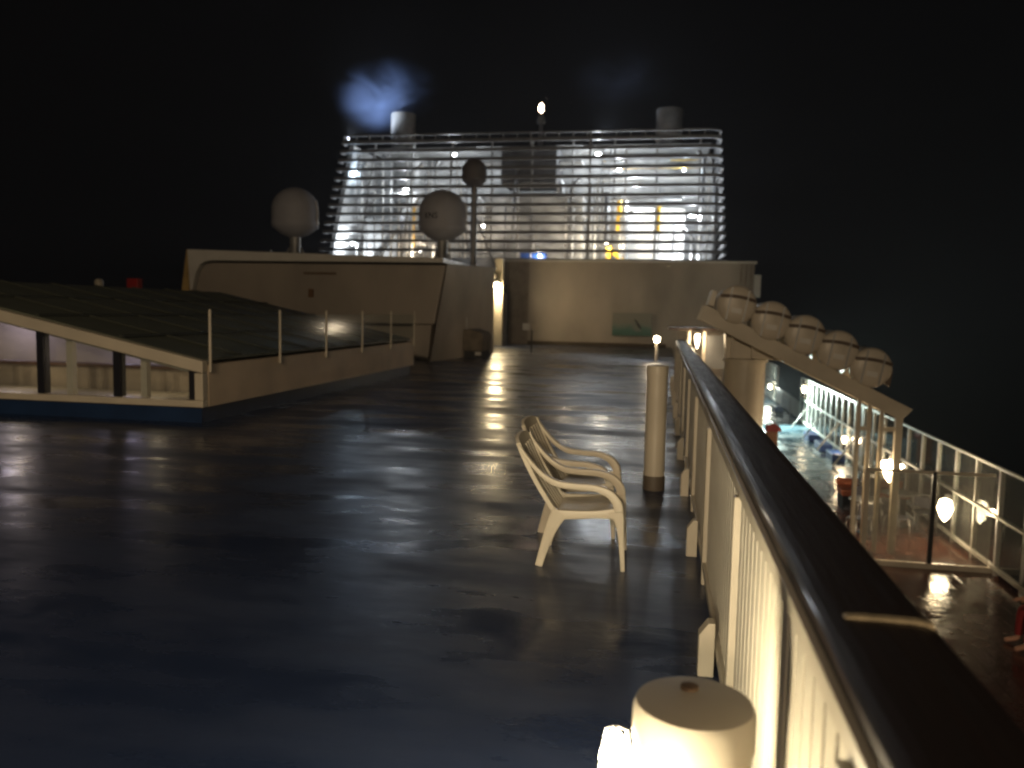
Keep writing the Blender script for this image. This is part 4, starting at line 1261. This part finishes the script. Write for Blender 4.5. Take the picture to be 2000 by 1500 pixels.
# low lamps on the outer screen
def low_lamp(x, y, z, p, label, s=1.0, c=WARM, sx=-0.15):
    t = empty('deck_lamp', (x, y, z), label, 'lamp', 'lamps low on the lower deck screens')
    MB().lathe([(0.0, -0.13 * s), (0.04 * s, -0.08 * s), (0.07 * s, 0.0), (0.05 * s, 0.08 * s), (0.0, 0.10 * s)], (x, y, z), 16).build('bulb', M['bulb'], t)
    MB().box(x - 0.02, y - 0.03, z + 0.10 * s, x + 0.09, y + 0.03, z + 0.14 * s).build('bracket', M['steel'], t)
    lamp('deck_light', (x + sx, y - 0.12, z), p, c, 0.07, parent=t, spot=(140 if p > 300 else None), target=(x + 0.4, y - 3.0, z - 1.6))
low_lamp(4.47, 16.9, -1.25, 85, 'glaring lamp behind the glass screen under the rack support', 2.0)
low_lamp(5.62, 17.2, -2.02, 60, 'glaring lamp behind the right hand pane of the glass screen', 2.1)
low_lamp(5.82, 22.6, -2.12, 22, 'small lamp seen through the left hand pane, near the black upright', 1.1)
low_lamp(5.80, 27.2, -2.15, 30, 'tall slim bright lamp on the windscreen left of the rack supports', 1.0)
t = low_lamp(5.8, 35.0, -1.25, 2600, 'cold white lamp at the top corner of the floodlit windscreen', 1.3, (0.80, 1.0, 0.90), -1.7)
low_lamp(5.7, 44.8, -2.0, 60, 'far small lamp beside the column edge', 1.2, (0.85, 1.0, 0.92))
tl = [c for c in t.children if c.name.startswith('bulb')] if t else []

# furniture on the lower deck behind the glass screen
bn = empty('orange_sofa', (5.0, 20.5, -2.8), 'long low orange covered settee across the lower deck behind the glass screen', 'sofa')
MB().box(4.25, 19.9, -2.45, 5.75, 20.6, -2.32).build('seat', M['orange'], bn, bevel=0.03)
MB().box(4.25, 20.5, -2.32, 5.75, 20.7, -2.15).build('backrest', M['orange'], bn, bevel=0.04)
MB().box(4.3, 20.0, -2.8, 5.7, 20.6, -2.45).build('base', M['cloth_dark'], bn)
def cafe_table(x, y, label):
    t = empty('cafe_table', (x, y, -2.8), label, 'table', 'round tables on the lower deck')
    MB().lathe([(0.36, -0.015), (0.38, 0.0), (0.37, 0.015)], (x, y, -2.08), 28).build('tabletop', M['steel'], t)
    MB().tube([(x, y, -2.78), (x, y, -2.09)], 0.03, 10).build('pedestal', M['steel'], t)
    MB().lathe([(0.22, 0.0), (0.20, 0.03), (0.04, 0.05)], (x, y, -2.798), 20).build('base', M['dark'], t)
    return t
ft = cafe_table(4.35, 17.9, 'round steel table just behind the left pane of the glass screen')
t2 = cafe_table(5.2, 18.8, 'round steel table further back beside the black upright')
def cafe_chair(x, y, rot, label):
    t = empty('cafe_chair', (0, 0, 0), label, 'chair', 'dark metal chairs round the lower deck tables')
    MB().lathe([(0.20, 0.0), (0.22, 0.01), (0.21, 0.03)], (0, 0, 0.44), 20).build('seat', M['cloth_dark'], t)
    MB().tube([(-0.19, 0.2, 0.44), (-0.2, 0.24, 0.80), (-0.1, 0.27, 0.86), (0.1, 0.27, 0.86), (0.2, 0.24, 0.80), (0.19, 0.2, 0.44)], 0.014, 8).build('back_frame', M['steel'], t)
    MB().box(-0.17, 0.235, 0.58, 0.17, 0.25, 0.80).build('backrest', M['cloth_dark'], t, bevel=0.005)
    for sx in (-1, 1):
        for sy in (-1, 1):
            MB().tube([(sx * 0.16, sy * 0.16, 0.44), (sx * 0.19, sy * 0.19, 0.0)], 0.013, 8).build('leg', M['steel'], t)
    t.location = (x, y, -2.8)
    t.rotation_euler[2] = rot
    return t
cc = cafe_chair(4.05, 17.3, R(200), 'dark metal chair nearest the left edge of the glass screen')
for (x, y, r_, l) in ((4.85, 17.6, R(110), 'dark metal chair in front of the black upright of the screen'), (4.6, 18.8, R(30), 'dark metal chair between the two round tables'), (5.6, 18.3, R(150), 'dark metal chair close to the outer windscreen')):
    c = copy_tree(cc)
    c.location = (x, y, -2.8)
    c.rotation_euler[2] = r_
    c['label'] = l
sp_ = empty('speaker_column', (4.42, 19.3, -2.8), 'narrow grey cabinet standing behind the glaring lamp and glass screen', 'cabinet')
MB().box(4.50, 19.2, -2.8, 4.82, 19.5, -1.75).build('case', M['steel'], sp_, bevel=0.02)
MB().box(4.53, 19.18, -2.7, 4.79, 19.199, -1.85).build('front_panel', M['cloth_dark'], sp_)
# red topped orange fire box by the column
fb = empty('hose_cabinet', (3.9, 27.5, -2.8), 'small orange cabinet with a red lid beside the round column, on the blue walkway', 'cabinet')
MB().box(3.45, 27.3, -2.8, 3.80, 27.7, -2.02).build('case', mat('orange_paint', (0.40, 0.16, 0.06), 0.5, noise=0.2), fb, bevel=0.02)
MB().prism([(3.40, -2.015), (3.90, -2.015), (3.86, -1.86), (3.62, -1.72), (3.44, -1.82)], 27.25, 27.75).build('lid', M['red'], fb, bevel=0.02)

# ------------------------------------------------------------------ person at the right edge, seated on the lower deck
def person():
    px_, py_, pz_ = 5.40, 12.05, -2.8
    me = bpy.data.meshes.new('body')
    J = {'pel': (0.18, 0, 0.52), 'sp1': (0.19, 0, 0.72), 'sp2': (0.17, 0, 0.94), 'nk': (0.13, 0, 1.08), 'hd0': (0.11, 0, 1.16), 'hd1': (0.09, 0, 1.27), 'hd2': (0.09, 0, 1.33)}
    rad = {'pel': .15, 'sp1': .13, 'sp2': .14, 'nk': .055, 'hd0': .07, 'hd1': .095, 'hd2': .07}
    E_ = [('pel', 'sp1'), ('sp1', 'sp2'), ('sp2', 'nk'), ('nk', 'hd0'), ('hd0', 'hd1'), ('hd1', 'hd2')]
    for s, q in ((-1, 'l'), (1, 'r')):
        J[q + 'hip'] = (0.12, s * 0.11, 0.50); rad[q + 'hip'] = .095
        J[q + 'kn'] = (-0.33, s * 0.15, 0.52); rad[q + 'kn'] = .06
        J[q + 'an'] = (-0.36, s * 0.15, 0.09); rad[q + 'an'] = .04
        J[q + 'toe'] = (-0.53, s * 0.17, 0.04); rad[q + 'toe'] = .035
        J[q + 'sh'] = (0.16, s * 0.19, 1.0); rad[q + 'sh'] = .06
        J[q + 'el'] = (-0.02, s * 0.26, 0.76); rad[q + 'el'] = .042
        J[q + 'wr'] = (-0.25, s * 0.20, 0.66); rad[q + 'wr'] = .028
        J[q + 'pa'] = (-0.33, s * 0.19, 0.64); rad[q + 'pa'] = .036
        E_ += [('pel', q + 'hip'), (q + 'hip', q + 'kn'), (q + 'kn', q + 'an'), (q + 'an', q + 'toe'), ('sp2', q + 'sh'), (q + 'sh', q + 'el'), (q + 'el', q + 'wr'), (q + 'wr', q + 'pa')]
        for f, (oy, ln) in enumerate(((-0.03, 0.055), (-0.01, 0.07), (0.01, 0.075), (0.03, 0.065), (0.045 * -s, 0.03))):
            a, b2 = q + 'f%d' % f, q + 'g%d' % f
            J[a] = (-0.36 - ln * 0.5 if f < 4 else -0.33, s * 0.19 + oy * (1 if f < 4 else 1.4), 0.63); rad[a] = .010
            J[b2] = (-0.36 - ln if f < 4 else -0.36, s * 0.19 + oy * (1.1 if f < 4 else 1.5), 0.605); rad[b2] = .008
            E_ += [(q + 'pa', a), (a, b2)]
    ks = list(J)
    me.from_pydata([J[k] for k in ks], [(ks.index(a), ks.index(b)) for a, b in E_], [])
    bs = bmesh.new(); bs.from_mesh(me); bs.verts.layers.skin.verify(); bs.to_mesh(me); bs.free()
    ob = bpy.data.objects.new('tmp', me)
    col.objects.link(ob)
    ob.modifiers.new('skin', 'SKIN').use_smooth_shade = True
    sub = ob.modifiers.new('sub', 'SUBSURF'); sub.levels = 2; sub.render_levels = 2
    for i, k in enumerate(ks):
        me.skin_vertices[0].data[i].radius = (rad[k], rad[k])
    me.skin_vertices[0].data[0].use_root = True
    bpy.context.view_layer.update()
    m2 = bpy.data.meshes.new_from_object(ob.evaluated_get(bpy.context.evaluated_depsgraph_get()))
    bpy.data.objects.remove(ob)
    t = empty('person', (px_, py_, pz_), 'seated person in red at the right edge of the picture, one hand reaching into view', 'person')
    m2.materials.clear(); m2.materials.append(M['skin'])
    body = bpy.data.objects.new('body', m2); col.objects.link(body); body.parent = t
    # clothes: the trunk and thigh surface pushed out a little
    bm = bmesh.new(); bm.from_mesh(m2)
    bmesh.ops.recalc_face_normals(bm, faces=bm.faces)
    bm.normal_update()
    dele = [v for v in bm.verts if not ((v.co.z > 0.44 and v.co.z < 1.07 and v.co.x > -0.12 and abs(v.co.y) < 0.30) or (v.co.z < 0.60 and v.co.z > 0.13 and not (v.co.x < -0.15 and v.co.z > 0.585)))]
    for v in bm.verts: v.co += v.normal * 0.012
    bmesh.ops.delete(bm, geom=dele, context='VERTS')
    mm = bpy.data.meshes.new('clothes'); bm.to_mesh(mm); bm.free()
    mm.materials.clear(); mm.materials.append(M['cloth_red'])
    c = bpy.data.objects.new('clothes', mm); col.objects.link(c); c.parent = t
    MB().lathe([(0.098, -0.02), (0.11, 0.05), (0.09, 0.11), (0.0, 0.13)], (0, 0, 0), 20).build('hair', M['hair'], None)
    h = bpy.data.objects['hair']; h.parent = t; h.location = (0.11, 0, 1.29)
    s_ = empty('low_stool', (px_, py_, pz_), 'low dark seat under the person at the right edge', 'seat')
    MB().box(px_ - 0.05, py_ - 0.28, pz_ + 0.30, px_ + 0.42, py_ + 0.28, pz_ + 0.38).build('seat', M['cloth_dark'], s_, bevel=0.02)
    MB().box(px_, py_ - 0.22, pz_, px_ + 0.36, py_ + 0.22, pz_ + 0.30).build('base', M['steel'], s_)
person()

# ------------------------------------------------------------------ thin haze volume added for lamp halos
hm = bpy.data.materials.new('halo_haze')
hm.use_nodes = True
nt = hm.node_tree
nt.nodes.clear()
ho = nt.nodes.new('ShaderNodeOutputMaterial')
hv = nt.nodes.new('ShaderNodeVolumePrincipled')
hv.inputs['Color'].default_value = (0.92, 0.93, 1.0, 1)
hv.inputs['Density'].default_value = 0.0009
hv.inputs['Anisotropy'].default_value = 0.35
nt.links.new(hv.outputs[0], ho.inputs['Volume'])
hz = MB().box(-60, -40, -25.1, 30, 96, 23).build('haze', hm)
tag(hz, 'faint haze over the whole ship, added for soft halos round the lamps', kind='stuff')
